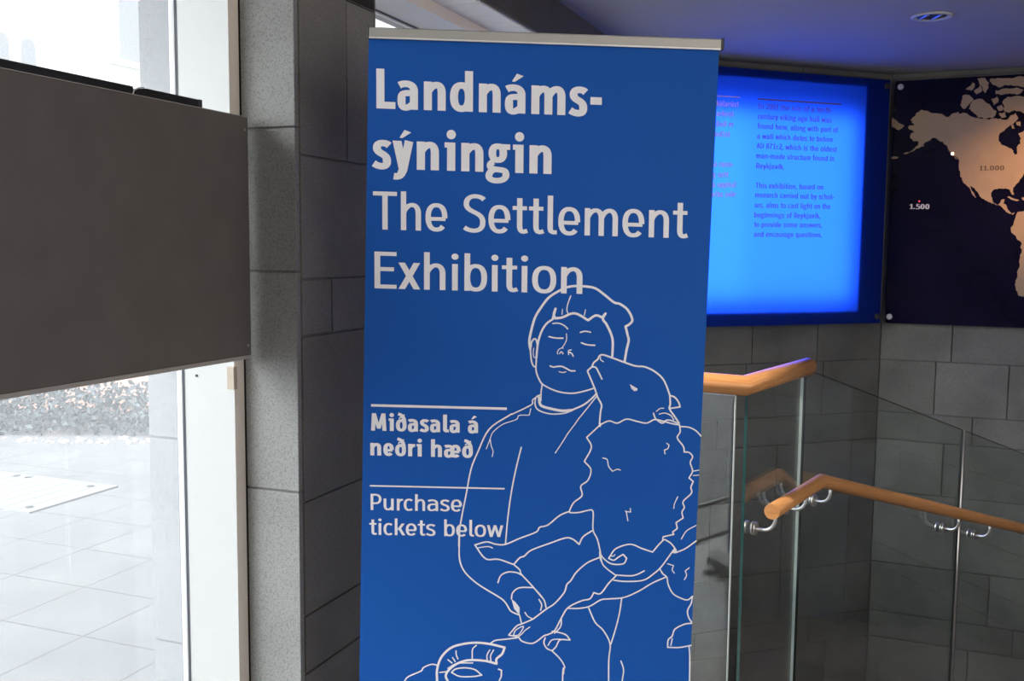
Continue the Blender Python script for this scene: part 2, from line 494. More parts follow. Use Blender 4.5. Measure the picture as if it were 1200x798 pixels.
def acute(cx, v):
    w = v * 0.55
    return [[(cx - 0.09, 0.80), (cx - 0.04 + w * .2, 0.79), (cx + 0.10 + w, 0.94), (cx + 0.04, 1.00)]]
def glyph(ch, v, h, bold):
    S, R0 = 0.078, 0.035        # side bearings: stem, round
    x = XH
    if ch == ' ': return [], 0.33, 0, 0
    if ch in 'áýíú':
        base = {'á': 'a', 'ý': 'y', 'í': 'ı', 'ú': 'u'}[ch]
        p, w, l, r = glyph(base, v, h, bold)
        return p + acute(w * (0.5 if ch != 'í' else 0.35), v), w, l, r
    if ch == 'ö':
        p, w, l, r = glyph('o', v, h, bold)
        return p + dot(w * .3, .9, v * .55) + dot(w * .7, .9, v * .55), w, l, r
    wn = 0.575 if bold else 0.505
    if ch == 'n': return rect(0, 0, v, x) + arch(0, wn, v, h), wn, S, S
    if ch == 'h': return rect(0, 0, v, AS) + arch(0, wn, v, h), wn, S, S
    if ch == 'm':
        w1 = wn - 0.02; w2 = 2 * w1 - v
        return rect(0, 0, v, x) + arch(0, w1, v, h) + arch(w1 - v, w2, v, h), w2, S, S
    if ch == 'u':
        p, w, l, r = glyph('n', v, h, bold)
        return [[(w - a, x - b) for a, b in q] for q in p], w, S, S
    if ch == 'r':
        k = x - h * .55
        w = 0.37 if bold else 0.31
        return rect(0, 0, v, x) + ribbon(bz((v * .5, x - .27), (v + .01, x - .06), (v + .06, k), (w, k), 10), v, h * 1.05), w, S, 0.0
    if ch in 'ıi':
        p = rect(0, 0, v, x)
        if bold: p += rect(-0.065, x - h * .8, v * .5, x)
        if ch == 'i': p += dot(v / 2, 0.92, v * 0.57 if bold else v * .62)
        return p, v, S + (0.055 if bold else 0), S
    if ch == 'j':
        p = ribbon([(v / 2, x)] + bz((v / 2, .05), (v / 2, -.16), (0, -.19), (-.10, -.17), 8), v, h) + dot(v / 2, 0.92, v * .6)
        return p, v, S, S
    if ch == 'l':
        return ribbon([(v / 2, AS), (v / 2, .22)] + bz((v / 2, .2), (v / 2, .05), (v * .5 + .06, h * .5), (v + .10, h * .55), 8), v, h), v + 0.09, S, 0.01
    if ch == 'o': return ring(0, 0.57, -.015, x + .015, v, h), 0.57, R0, R0
    if ch == 'd': return ring(0, wn + .03, -.015, x + .015, v, h) + rect(wn + .03 - v, 0, wn + .03, AS), wn + .03, R0, S
    if ch == 'b': return ring(0, wn + .03, -.015, x + .015, v, h) + rect(0, 0, v, AS), wn + .03, S, R0
    if ch == 'p': return ring(0, wn + .03, -.015, x + .015, v, h) + rect(0, DE, v, x), wn + .03, S, R0
    if ch == 'q': return ring(0, wn + .03, -.015, x + .015, v, h) + rect(wn + .03 - v, DE, wn + .03, x), wn + .03, R0, S
    if ch == 'c': return ribbon(el(.27, x / 2, .27 - v / 2, x / 2 + .015 - h / 2, 48, 312, 24), v, h), 0.47, R0, 0.02
    if ch == 'e':
        w = 0.55; m = x * .50
        return ribbon(el(w / 2, x / 2, w / 2 - v / 2, x / 2 + .015 - h / 2, -2, 318, 30), v, h) + rect(v * .5, m - h * .46 - .04, w - v * .35, m + h * .46 - .04), w, R0, R0
    if ch == 'a':
        w = 0.54; xr = w - v / 2
        p = ribbon(bz((0.05, x - .12), (.14, x - h * .5 + .03), (xr + .015, x + .02 - h * .5 + .03), (xr, x - .27), 14) + [(xr, 0)], v, h)
        p += ribbon([(xr, .41)] + bz((xr - .06, .41), (.10, .43), (v / 2, .36), (v / 2, .20), 10) + bz((v / 2, .20), (v / 2, .02), (.24, -.02), (xr, .16), 12)[1:], v, h * .92)
        return p, w, R0, S
    if ch == 's':
        w = 0.47
        return ribbon(bz((w - .05, x - .13), (.36, x + .02 - h * .4), (v * .45, x + .03 - h * .4), (v * .5, x * .73), 10) + bz((v * .5, x * .73), (v * .5, x * .50), (w - v * .45, x * .56), (w - v * .5, x * .27), 12)[1:] + bz((w - v * .5, x * .27), (w - v * .4, -.05 + h * .4), (.14, -.03 + h * .4), (.02, .13), 10)[1:], v, h), w, 0.03, 0.03
    if ch == 'g':
        w = 0.56
        p = ring(.02, .50, .24, x + .015, v * .92, h * .9)
        p += rect(.30, x - h * .85, w + .02, x)
        p += ribbon(bz((.15, .27), (.0, .20), (.04, .08), (.20, .075), 10), v * .8, h * .9)
        p += ribbon(bz((.19, .075), (.42, .06), (w - v * .4, .06), (w - v * .4, -.07), 10) + bz((w - v * .4, -.07), (w - v * .4, -.25), (.02, -.27), (.03, -.09), 12)[1:] + bz((.03, -.09), (.05, .02), (.12, .06), (.22, .075), 8)[1:], v * .85, h * .85)
        return p, w, R0, 0.02
    if ch == 't':
        w = 0.37; s0 = 0.11
        return ribbon([(s0 + v / 2, .93), (s0 + v / 2, .24)] + bz((s0 + v / 2, .22), (s0 + v / 2, .02), (s0 + v * .5 + .09, h * .3), (w, h * .55 + .02), 8), v, h) + rect(0, x - h * .95, w - .01, x), w, 0.02, 0.02
    if ch == 'f':
        w = 0.37; s0 = 0.09
        return ribbon([(s0 + v / 2, 0), (s0 + v / 2, .80)] + bz((s0 + v / 2, .82), (s0 + v / 2, 1.02), (s0 + .2, 1.02 - h * .3), (w + .02, .99 - h * .3), 8), v, h) + rect(0, x - h * .95, w - .03, x), w, 0.02, 0.0
    if ch == 'k': return rect(0, 0, v, AS) + diag(v + .05, .33, .42, x, v * 1.15) + diag(.45, 0, v + .10, .42, v * 1.15), 0.51, S, 0.01
    if ch == 'v': return diag(.26, 0, v * .55, x, v * 1.05) + diag(.26, 0, .52 - v * .55, x, v * 1.05), 0.52, 0.01, 0.01
    if ch == 'y': return diag(.27, 0.02, v * .55, x, v * 1.08) + ribbon([(.54 - v * .52, x), (.27, -.02)] + bz((.25, -.06), (.20, -.19), (.12, -.20), (.03, -.18), 8), v * 1.05, h), 0.54, 0.01, 0.01
    if ch == 'w': return diag(.22, 0, v * .5, x, v * 1.0) + diag(.22, 0, .41, x, v * .95) + diag(.60, 0, .41, x, v * .95) + diag(.60, 0, .82 - v * .5, x, v * 1.0), 0.82, 0.01, 0.01
    if ch == 'x': return diag(v * .6, 0, .52 - v * .6, x, v * 1.15) + diag(.52 - v * .6, 0, v * .6, x, v * 1.15), 0.52, 0.01, 0.01
    if ch == 'ð':
        w = 0.57
        p = ring(0, w, -.015, x - .02, v, h)
        p += ribbon(bz((.12, .99), (.34, .96), (w - v * .45, .80), (w - v * .5, .34), 12), v * .95, h)
        p += [[(.14, .76), (.17, .70), (.48, .93), (.45, .99)]]
        return p, w, R0, R0
    if ch == 'þ': return ring(0, wn + .03, -.015, x + .015, v, h) + rect(0, DE, v, AS), wn + .03, S, R0
    if ch == 'æ':
        pa, wa, _, _ = glyph('a', v, h, bold); pe, we, _, _ = glyph('e', v, h, bold)
        return pa + [[(a + wa - v, b) for a, b in q] for q in pe], wa + we - v, R0, R0
    if ch == 'L': return rect(0, 0, v, 1) + rect(0, 0, 0.50, h * 1.05), 0.50, S, 0.02
    if ch == 'T': return rect(.30 - v / 2, 0, .30 + v / 2, 1) + rect(0, 1 - h, .60, 1), 0.60, 0.02, 0.02
    if ch == 'E': return rect(0, 0, v, 1) + rect(0, 0, .52, h) + rect(0, 1 - h, .52, 1) + rect(0, .53 - h / 2, .46, .53 + h / 2), 0.52, S, 0.03
    if ch == 'I': return rect(0.09, 0, v + .09, 1) + rect(0, 0, v + .18, h * .8) + rect(0, 1 - h * .8, v + .18, 1), v + .18, 0.05, 0.05
    if ch == 'P': return rect(0, 0, v, 1) + ribbon([(v * .5, 1 - h / 2), (.26, 1 - h / 2)] + bz((.26, 1 - h / 2), (.62 - v * .5, 1 - h / 2), (.62 - v * .5, .42), (.26, .42), 14) + [(v * .5, .42)], v, h), 0.54, S, R0
    if ch == 'R': return glyph('P', v, h, bold)[0] + diag(.54 - v * .4, 0, .27, .45, v * 1.1), 0.56, S, 0.02
    if ch == 'D': return rect(0, 0, v, 1) + ribbon([(v * .5, 1 - h / 2), (.2, 1 - h / 2)] + bz((.2, 1 - h / 2), (.72 - v * .5, 1 - h / 2), (.72 - v * .5, h / 2), (.2, h / 2), 16) + [(v * .5, h / 2)], v, h), 0.60, S, R0
    if ch == 'A': return diag(v * .5, 0, .31, 1, v) + diag(.62 - v * .5, 0, .31, 1, v) + rect(.12, .24, .50, .24 + h), 0.62, 0.01, 0.01
    if ch == 'M':
        w = 0.82
        return diag(v * .5, 0, v * .5 + .05, 1, v) + diag(w - v * .5, 0, w - v * .5 - .05, 1, v) + diag(w / 2, .12, v * .5 + .06, 1, v * .9) + diag(w / 2, .12, w - v * .5 - .06, 1, v * .9), w, 0.05, 0.05
    if ch == 'S':
        w = 0.55
        return ribbon(bz((w - .04, .86), (.42, 1.03 - h * .4), (v * .45, 1.04 - h * .4), (v * .5, .74), 12) + bz((v * .5, .74), (v * .5, .50), (w - v * .45, .56), (w - v * .5, .27), 14)[1:] + bz((w - v * .5, .27), (w - v * .4, -.06 + h * .4), (.16, -.04 + h * .4), (.02, .12), 12)[1:], v, h), w, 0.04, 0.04
    if ch == '0': return ring(0, .54, -.015, 1.0, v, h), 0.54, R0, R0
    if ch == '1': return rect(.18, 0, .18 + v, 1) + diag(.04, .74, .20 + v * .4, .94, v * .9) + rect(.03, 0, .36 + v * .5, h * .7), 0.40, 0.05, 0.05
    if ch == '2': return ribbon(bz((.04, .84), (.18, 1.04), (.50, 1.02), (.47, .70), 12) + bz((.47, .70), (.44, .48), (.20, .26), (.06, h * .5), 10)[1:], v, h) + rect(.02, 0, .53, h), 0.54, R0, R0
    if ch == '5': return rect(.09, 1 - h, .48, 1) + rect(.09, .50, .09 + v * .9, 1) + ribbon(bz((.10, .55), (.30, .66), (.50, .55), (.49, .31), 10) + bz((.49, .31), (.48, .0), (.22, -.02), (.03, .09), 10)[1:], v, h), 0.54, R0, R0
    if ch == '7': return rect(.02, 1 - h, .54, 1) + diag(.16, 0, .46, 1 - h * .4, v * 1.05), 0.54, R0, R0
    if ch == '8': return ring(.04, .50, .47, 1.0, v * .9, h * .9) + ring(0, .54, -.015, .56, v, h * .9), 0.54, R0, R0
    if ch == '±': return rect(.04, .42, .50, .42 + h * .8) + rect(.27 - v * .4, .25, .27 + v * .4, .78) + rect(.04, .05, .50, .05 + h * .8), 0.54, R0, R0
    if ch == '-': return rect(0, .29, .30, .29 + h * 1.15), 0.30, 0.05, 0.02
    if ch == '.': return rect(0, 0, v * 1.1, v * 1.1), v * 1.1, 0.05, 0.05
    if ch == ',': return [[(-.03, -.16), (v * .5, -.16), (v * 1.15, v * 1.1), (.02, v * 1.1)]], v * 1.1, 0.05, 0.05
    return rect(0, 0, .4, .7), .4, .05, .05

def text_polys(text, bold, weight=None):
    v, h = (0.212, 0.165) if bold else (0.135, 0.108)
    if weight: v, h = weight
    x = 0; words = [[]]; first = True; prev_r = 0
    for ch in text:
        if ch == ' ': words.append([])
        p, w, l, r = glyph(ch, v, h, bold)
        if not first: x += l
        first = False
        words[-1] += [[(a + x, b) for a, b in q] for q in p]
        x += w + r; prev_r = r
    return words, x - prev_r

def put_text(text, bold, A, B, cap, plane, weight=None, by_word=False):
    """meshes of a line of text whose baseline runs from A to B (plane coordinates), capitals of height cap; plane(u, z, lift) gives a point"""
    words, wid = text_polys(text, bold, weight)
    du = ((B[0] - A[0]) / wid, (B[1] - A[1]) / wid)
    groups = words if by_word else [sum(words, [])]
    out = []
    for g in groups:
        bm = bmesh.new()
        for k, q in enumerate(g):
            # strokes lie a hair above one another so that crossings print cleanly
            vs = [bm.verts.new(plane(A[0] + du[0] * a, A[1] + du[1] * a + cap * b, (k % 64) * 4e-6)) for a, b in q]
            try: bm.faces.new(vs)
            except ValueError: pass
        out.append(bm)
    return out

def face_towards(bm, n):
    bm.normal_update()
    for f in bm.faces:
        if f.normal.dot(n) < 0: f.normal_flip()

def smooth_path(pts, n=5, sharp=62):
    if len(pts) < 3: return [pts]
    segs = [[pts[0]]]
    for i in range(1, len(pts) - 1):
        segs[-1].append(pts[i])
        a = (pts[i][0] - pts[i - 1][0], pts[i][1] - pts[i - 1][1]); b = (pts[i + 1][0] - pts[i][0], pts[i + 1][1] - pts[i][1])
        an = abs(math.degrees(math.atan2(a[0] * b[1] - a[1] * b[0], a[0] * b[0] + a[1] * b[1])))
        if an > sharp: segs.append([pts[i]])
    segs[-1].append(pts[-1])
    out = []
    for s in segs:
        r = []
        for i in range(len(s) - 1):
            p0 = s[i - 1] if i else (2 * s[0][0] - s[1][0], 2 * s[0][1] - s[1][1])
            p1, p2 = s[i], s[i + 1]
            p3 = s[i + 2] if i + 2 < len(s) else (2 * p2[0] - p1[0], 2 * p2[1] - p1[1])
            for k in range(n):
                t = k / n
                r.append(tuple(0.5 * (2 * p1[c] + (p2[c] - p0[c]) * t + (2 * p0[c] - 5 * p1[c] + 4 * p2[c] - p3[c]) * t * t + (3 * p1[c] - p0[c] - 3 * p2[c] + p3[c]) * t**3) for c in (0, 1)))
        r.append(s[-1])
        out.append(r)
    return out

def fill_poly(bm, pts, plane):
    tri = tessellate_polygon([[V((p[0], p[1], 0)) for p in pts]])
    vs = [bm.verts.new(plane(*p)) for p in pts]
    for t in tri:
        try: bm.faces.new([vs[i] for i in t])
        except ValueError: pass

# ------------------------------------------------------------------ traced outlines and lettering positions (millimetres on their own surfaces)
STROKES = [
(5.9,[-4,1244.3,-6.6,1261.2,-4.4,1280.6,6.2,1321.7,21.3,1348.3,40.2,1373.4,63.9,1389.4,85.4,1399.7,106.9,1403.2,135.6,1402,157.3,1397.4,179.1,1382.3,203.4,1363.3,217.9,1359.6,237.4,1345.4,249.8,1321.4,243.8,1309.8,233.4,1303.4,238.6,1282.7,241.8,1268.3,236.9,1244,232.7,1214.9]),
(4.3,[-2.6,1249.2,-1.3,1261.3,4.4,1270,10.2,1268.6,14.2,1254.1]),
(3.7,[-4.1,1246.7,-1.3,1217.6,3.6,1203.1,9.5,1199.3]),
(2.2,[4.6,1246.8,3.3,1234.7,5.3,1224.5,9.2,1222.1]),
(5.9,[51.4,1321.1,57.8,1346.2,53.7,1331.7,57.6,1322.1,75.4,1324.7,98.3,1334.5,115.1,1332.3,139.4,1318,158.4,1330.2,174.3,1325.6,182.8,1335.3,176.3,1321.7,185.2,1308.8,196.2,1287.2,201.8,1267.9,202.2,1246.1,201.2,1224.3]),
(5.0,[52.8,1321.1,36.2,1308.9,24.3,1290.5,16.4,1266.3,12.9,1242,11.6,1222.6]),
(3.7,[11.6,1222.6,11,1191,18.5,1169.2,28.3,1155.6,52.7,1142.7,77,1135.6,106,1133.9,135,1140,156.6,1147]),
(2.8,[95.3,1378.7,88.3,1358.5,86.1,1344,88.7,1335.4]),
(2.2,[75.1,1344.9,74.3,1331.9]),
(2.2,[132.7,1344.4,129.6,1330]),
(3.3,[51.5,1309.1,65,1310.1,78.5,1305.4,89.2,1295.9]),
(3.3,[120.6,1287.5,132.6,1290.5,146.1,1288.2]),
(3.7,[42.3,1276.2,58.3,1272.9,77.5,1272.6]),
(3.7,[123.4,1261.4,137.9,1256.7,157.2,1255.4]),
(2.4,[86,1283.8,85.8,1266.9,76.4,1249.8,68.2,1244.9,64,1237.6,64.6,1232.8]),
(2.8,[69.4,1233.8,73.2,1238.7,78,1235.3,77.6,1232.9]),
(3.3,[91,1237.9,95.8,1236.9,100.7,1233.1,103.7,1227.3]),
(2.8,[91.4,1241.7,98.6,1243.7]),
(2.2,[76.4,1249.8,78.3,1246.5]),
(2.4,[92,1236.9,92.1,1231.1]),
(3.7,[46.1,1202.5,54.4,1199.7,64,1201.2,76.1,1201.3,88.2,1195.6,97.9,1190.8,108.6,1190.4]),
(2.4,[69,1188.1,77.2,1186.3,85.9,1187.8]),
(3.3,[26.9,1155.6,24.2,1135.1,24,1114.6]),
(6.5,[19.5,1122.8,20.6,1110.6,26.5,1100.9,48.4,1094.2,77.6,1089.1,101.8,1090.8]),
(4.3,[101.8,1090.8,130.7,1104.2,149.8,1119.1,164.1,1133.9]),
(3.3,[22.3,1129.2,11.8,1122.8,9.5,1105.6,14.5,1093.4,29.2,1085.2,53.5,1080.5,82.5,1082.7,101.8,1089.3]),
(3.3,[22.3,1129.2,3.6,1116.3,2.3,1105.6,-19.4,1093.1,-48.4,1079.1]),
(2.6,[164.2,1126.6,145.2,1101.9,126.2,1077.3,119.1,1068.4,109.6,1054,92.9,1031.2,80.6,1010.4,62,981.2]),
(4.1,[150.9,1201,143.8,1194.6,140.5,1189.7,146.5,1175.2,159,1146.1,166.7,1124.1,176.7,1104.7,174.6,1087.5,172.6,1058,174.2,1050.7]),
(3.9,[150.9,1201,160.6,1199.6,168,1187.6,176.5,1170.6]),
(4.3,[150.9,1201,155.5,1211.8,165.1,1220.1,169.7,1228.9,179.3,1231.4,201.2,1224.3,230.3,1213.9,259.4,1204.4,283.6,1202.2,308,1191.2,327.7,1174.4,337.8,1157.4,348.1,1130.6]),
(2.4,[172.2,1225.5,172.3,1219.2,179.6,1214.4]),
(4.3,[348.1,1130.6,349.5,1108.6,347.9,1096.4,361.5,1076.9,373,1059.8]),
(3.9,[348.1,1130.6,360.3,1125.9,370.3,1113.7,374.4,1101.5,348.8,1097.4]),
(3.5,[307.9,1084.8,313.1,1071.6,325.4,1061.8,332.7,1060.4,339.9,1066.9,352,1067,369.1,1059.8]),
(2.6,[315.1,1089.7,324.6,1097.2,333.3,1097.7]),
(2.6,[322.5,1082.9,337,1085.5,351.7,1079.3,359.2,1068.5]),
(-2.2,[246.8,1158.1,258.1,1151.8,266.4,1147,265.5,1142.1,258.3,1140.6,250.9,1146.9]),
(3.7,[-48.5,1079.8,-57.2,1074.8,-105.5,1040.5,-134.2,981.1,-151.1,936.5,-163,871.8,-172.5,821.8,-179.7,776.7,-181,737.5]),
(2.2,[-1.2,1093.5,-4.9,1077.3,-30.5,1076.1,-37.7,1065.7,-71.6,1053.1,-95.7,1033.2,-102.9,1015.9,-112.4,990.2]),
(2.2,[-102.9,1015.9,-100.3,998.7,-95.4,984,-97.7,970.1]),
(3.7,[-179.4,781.9,-179.9,746.7,-179.1,704.2,-167.2,672.5,-139.4,644.3,-108.2,623.2,-73.4,602.1,-59.4,588,-48.8,570.2,-38.4,563.2,-24.4,557.6]),
(3.5,[-24.2,994.8,-36.8,940.3,-48.2,879.4,-56.6,812.3,-62,746]),
(3.5,[173.9,1058,172.8,1053.1,140.7,1021.6,152.9,996.4,135.7,960,152.7,938.9,145.4,911.6,127.7,896.2,131.1,871.9,110.4,853.5,100,832,101.8,827.1,122.8,827.9,140.7,832.4,155.6,835.6,160.5,826.4,160.6,783.6,171.8,759.2,179.5,728.5,184.9,697.7,197.1,682.4,221.5,664.1]),
(3.5,[172.8,1053.7,196.3,1064.2,217.2,1058.9,240.7,1069.4,267.5,1063.6,291.3,1059.6,311.9,1068.8,338.7,1063,356.6,1058.4,374.4,1055.5]),
(3.5,[374.5,1053.7,376.1,1037.5,369.3,1022.4,384.7,1001.5,388,986.4,400,985.3,409.2,974.5,403.6,959.3,410.1,938.2,401.6,919.9,412.6,910.9,407,895.7,408.6,880.5,388.2,859,391.6,843.8,385.9,831.5,389.3,816.3,371.6,803.9,375,788.6,363.3,779.3,366.4,773.2,339.6,766.8,338.5,759.4,345.7,758.9]),
(3.3,[377.5,1051.4,398.3,1049.7,416.3,1040.9,428.6,1027.8]),
(2.2,[410.1,937,426.1,940.2]),
(2.2,[412.2,926.1,426.5,927.4]),
(2.6,[181.9,969.5,193.3,965.3,197.2,948.4,207.6,935.2,219.4,940.7,227.2,938.4]),
(2.6,[342.9,1008.3,349,1004.2,346.2,995.1,337.4,990.8,339.4,981.1]),
(2.4,[374.2,871.1,366.3,852.7,364.8,840.5]),
(2.6,[254.2,839.5,255.5,830.3,244.2,831.5,242.3,833.3]),
(2.6,[244.2,831.5,248.8,807.7]),
(3.7,[100,830.8,75,819.6,45.4,794.8,24.5,788.5,15.7,776.2,-26.1,759.2,-62,743.5,-86,743.3,-110.1,749.3,-140,741,-112.8,705.5,-79.7,704,-40.5,690.8,-25.7,708.2,-13.7,713.2,4.2,728.8,52,747.6,90.8,761.5,108.8,758.6,125.8,745.2,135.7,765,157.7,780.5]),
(2.8,[-131,733.7,-116,736.3,-104,737,-94.9,733.4]),
(3.5,[-40.5,690.8,-25.4,677.3,-20.4,665,5.1,637.4,32.6,604.8]),
(3.5,[-80.5,642.8,-73.4,661.4,-55.4,670.9,-34.3,669.8,-20.4,663.8]),
(3.5,[16.5,624.3,29.1,610.2,38.9,596,43.3,578.2]),
(3.5,[10.9,630.7,-25.1,629.7,-42.3,616.7,-45.6,600.3]),
(-2.2,[-45.6,600.3,-35.2,591.8,-24.6,577.6,-24.4,557.6,-38.5,573.9]),
(3.3,[-24.4,557.6,-19.4,536.8]),
(3.3,[25,599.5,32.1,585.3,29.5,570.9]),
(2.8,[-10.6,564.9,-3.6,554.9,7.6,548.6]),
(3.7,[177.7,711,146.9,696.6,119.6,671.5,106.1,650.1,95.9,639.3,89.2,617.9,65.4,589.1,44.8,574.7,17.2,552.9,6.9,545.7,-17.3,534.7,-31.1,528.9,-44.9,512.9,-51.8,504.3,-27.4,498.7,-16.8,488,11.1,483.2,38.7,502.9,49,506.6,66.3,517.5,83.2,551.4,100.2,578.7,134.6,596.9,155.3,602.1,165.4,618.6,182.8,616.6,203,643.8,222,663.9]),
(2.8,[-39.9,503.6,-34.5,516.6,-20.7,526.1,-13.7,527.6,-17.1,518.9,-27.4,504.5,-39.9,503.6]),
(2.8,[2.3,526.3,-10.2,516.8,-18.4,507.4,-30.8,497.3]),
(3.5,[178.4,725.4,187.6,710.1,209,694.9,239,695.1,247.7,709.4,238.5,719.8,225.5,711.7,214.8,704.2,201.5,709,205.6,715.2,220.2,735,256,746.4,286.3,735.6,313.5,726.6,328.1,745.2,339.8,757.6]),
(2.2,[208.6,715.2,214.6,715.3,217.5,719]),
(3.5,[221.5,665.3,257.7,663.8,275.6,667.7,293.5,677.1]),
(3.5,[215.8,651.7,245.9,648.9,291,652.4,317.7,669.9,335.4,686.8,352.9,711.6,367.4,733.3]),
(3.5,[345.7,758.9,361,748.6,373.4,732.1]),
(-2.2,[360.3,725.2,369.1,736.4,375.2,730.3,371.8,723.5]),
(3.5,[373.5,725.9,397.3,736.6,423.8,756.5]),
(2.6,[385.9,761.1,399.1,782.7,422.7,797]),
(3.3,[178.4,725.4,179.9,708.8,184.9,697.7]),
(3.5,[333.6,681.9,340.8,669.9,351.4,660.8,355.3,641.7,366.2,620.4,380.3,609.8,404.7,601.5,418.3,611.6,415.4,592.3,406.8,574.4,409.4,556.5,418,542.3]),
(2.6,[352.6,696.3,367.9,691.5,364.7,680.8,370.5,671.6]),
(2.6,[408.1,686.2,398,677.6,401.7,666.9,396.5,654.8]),
(3.5,[418.1,540.1,399.4,537.1,375.4,523.9,368.9,505.9,358.7,495,357.8,475.6,387.1,475.2,418.2,481.2]),
(3.0,[369.1,498.7,366,480.7]),
(3.5,[412.7,479.7,415.7,445.1,417.2,329.2]),
(3.5,[347.9,660.8,313.7,644.8,279.6,623.2,241.8,606.4,203.8,602.5,183,599.5,155.6,582.8,127.9,576.8,100.2,576.6]),
(3.5,[152.2,579.2,170.2,540,191.4,518.7,209.4,482.9,206.8,436,208.7,327.3]),
(3.5,[237,605,232.2,565.6,222.6,522.5,211.5,482.9]),
(3.3,[238.1,437.7,245.5,414.7,242.6,384.2,242,342.1]),
(3.5,[59.4,515.3,69.8,514,94.2,507,106.3,492.7,80.5,492.5,70.3,474.4,60,463.5,46,470.6,38.9,484.9,42.2,497.9]),
(3.0,[49.4,477.8,59.7,492.3,80.5,494.7]),
(3.3,[83.2,551.4,81.4,528.4,66.4,510.4]),
(3.5,[60,463.5,81.2,442.1,93.3,420.5,88.7,406,89.7,326.2]),
(5.6,[90.6,416.9,89.4,402.4]),
(5.9,[-235.8,379.9,-235.9,410.3,-225.5,442.9,-201.2,468.4,-169.9,479.4,-135.1,483.4,-100.3,480.1,-61.9,471.1,-68.7,453.7,-82.6,440.6,-82.5,427.6,-113.9,435.2,-155.8,436.3,-187.1,425.2,-208,406.9,-213.5,392.4,-207.9,380.1]),
(3.3,[-208,437.3,-197.6,428.7]),
(3.3,[-196.2,443.2,-189.2,432.4]),
(3.3,[-187.2,461.3,-186.5,450.5,-182.3,439.7]),
(3.3,[-135.1,476.2,-144.7,465.3,-145.3,441.5]),
(3.3,[-100.2,464.2,-107,451.2,-107,436.8]),
(3.3,[-90.4,464.3,-98,449.1,-97.2,434.7]),
(3.7,[-198.9,403.4,-187,412.9,-162.6,416,-138.2,411.2,-120.7,396.9,-141.6,393,-176.5,392.7,-198.9,403.4]),
(3.3,[-228.9,403.1,-208,405.5]),
(3.3,[-208,414.2,-183.6,427.4,-143.9,429.2]),
(3.7,[-100.3,480.1,-86.4,489.6,-58.6,493.4,-30.8,497.3]),
(3.5,[-337.2,344.1,-319.7,379.1,-309.2,391.5,-277.7,406.3,-270.8,415.8,-249.9,424.6,-232.4,421.2]),
(3.5,[-77.5,413.2,-69.8,410.4,-70.4,393.7,-75.2,381.3,-85.3,339.1]),
(5.2,[-235.8,379.9,-232.3,337.8]),
(5.2,[-207.9,380.1,-200.8,338.1])]
TEXT = [('Landnáms-', 1, [-386.7, 1833.3], [164.4, 1818.6], 95.4), ('sýningin', 1, [-395.9, 1688.3], [43.5, 1678.0], 95.4), ('The Settlement', 0, [-396.1, 1539.2], [381.7, 1523.5], 93.2), ('Exhibition', 0, [-393.1, 1393.3], [123.9, 1383.7], 91.0), ('Miðasala á', 1, [-403.5, 1034.5], [-133.7, 1030.3], 44.2), ('neðri hæð', 1, [-405.7, 971.0], [-146.3, 966.8], 44.2), ('Purchase', 0, [-405.5, 829.8], [-173.5, 827.9], 42.1), ('tickets below', 0, [-409.1, 765.6], [-68.2, 762.2], 42.5)]
RULES = [([-403.2, 1098.7], [-61.4, 1093.0], 6.3), ([-407.2, 892.5], [-65.3, 887.9], 3.9)]
PANEL_TEXT = [('In 2001 the ruin of a tenth-', [1099.6, 2361.0], [544.3, 2365.8]), ('century viking age hall was', [1101.7, 2300.0], [548.6, 2304.5]), ('found here, along with part of', [1102.0, 2241.1], [495.5, 2244.6]), ('a wall which dates to before', [1102.8, 2179.5], [533.0, 2182.5]), ('AD 871±2, which is the oldest', [1103.6, 2119.9], [498.2, 2121.4]), ('man-made structure found in', [1103.8, 2058.6], [518.0, 2062.7]), ('Reykjavík.', [1101.5, 1996.8], [894.9, 1997.1]), ('This exhibition, based on', [1102.0, 1875.2], [593.5, 1879.3]), ('research carried out by schol-', [1103.0, 1817.7], [507.1, 1819.0]), ('ars, aims to cast light on the', [1104.4, 1754.7], [532.2, 1757.8]), ('beginnings of Reykjavík,', [1104.6, 1693.3], [606.8, 1695.8]), ('to provide some answers,', [1104.9, 1633.4], [590.3, 1637.7]), ('and encourage questions.', [1103.9, 1572.8], [590.1, 1575.4])]
PANEL_LEFT = [('kálarúst', [1397.2, 2362.0], [1242.5, 2364.4]), ('arbrot', [1396.5, 2301.7], [1273.9, 2303.5]), ('það er', [1394.5, 2241.3], [1271.8, 2242.7]), ('ndist', [1402.1, 2179.4], [1298.2, 2180.5]), ('á rann-', [1404.7, 1997.0], [1263.4, 2000.0]), ('g sett', [1412.3, 1933.2], [1300.2, 1935.3]), ('á upphaf', [1413.3, 1872.6], [1242.5, 1876.0]), ('eita svör', [1411.5, 1813.6], [1240.5, 1816.9])]
PANEL_RULES = [([1106.2, 2421.3], [478.9, 2423.6]), ([1409.9, 2422.4], [1233.0, 2424.2])]
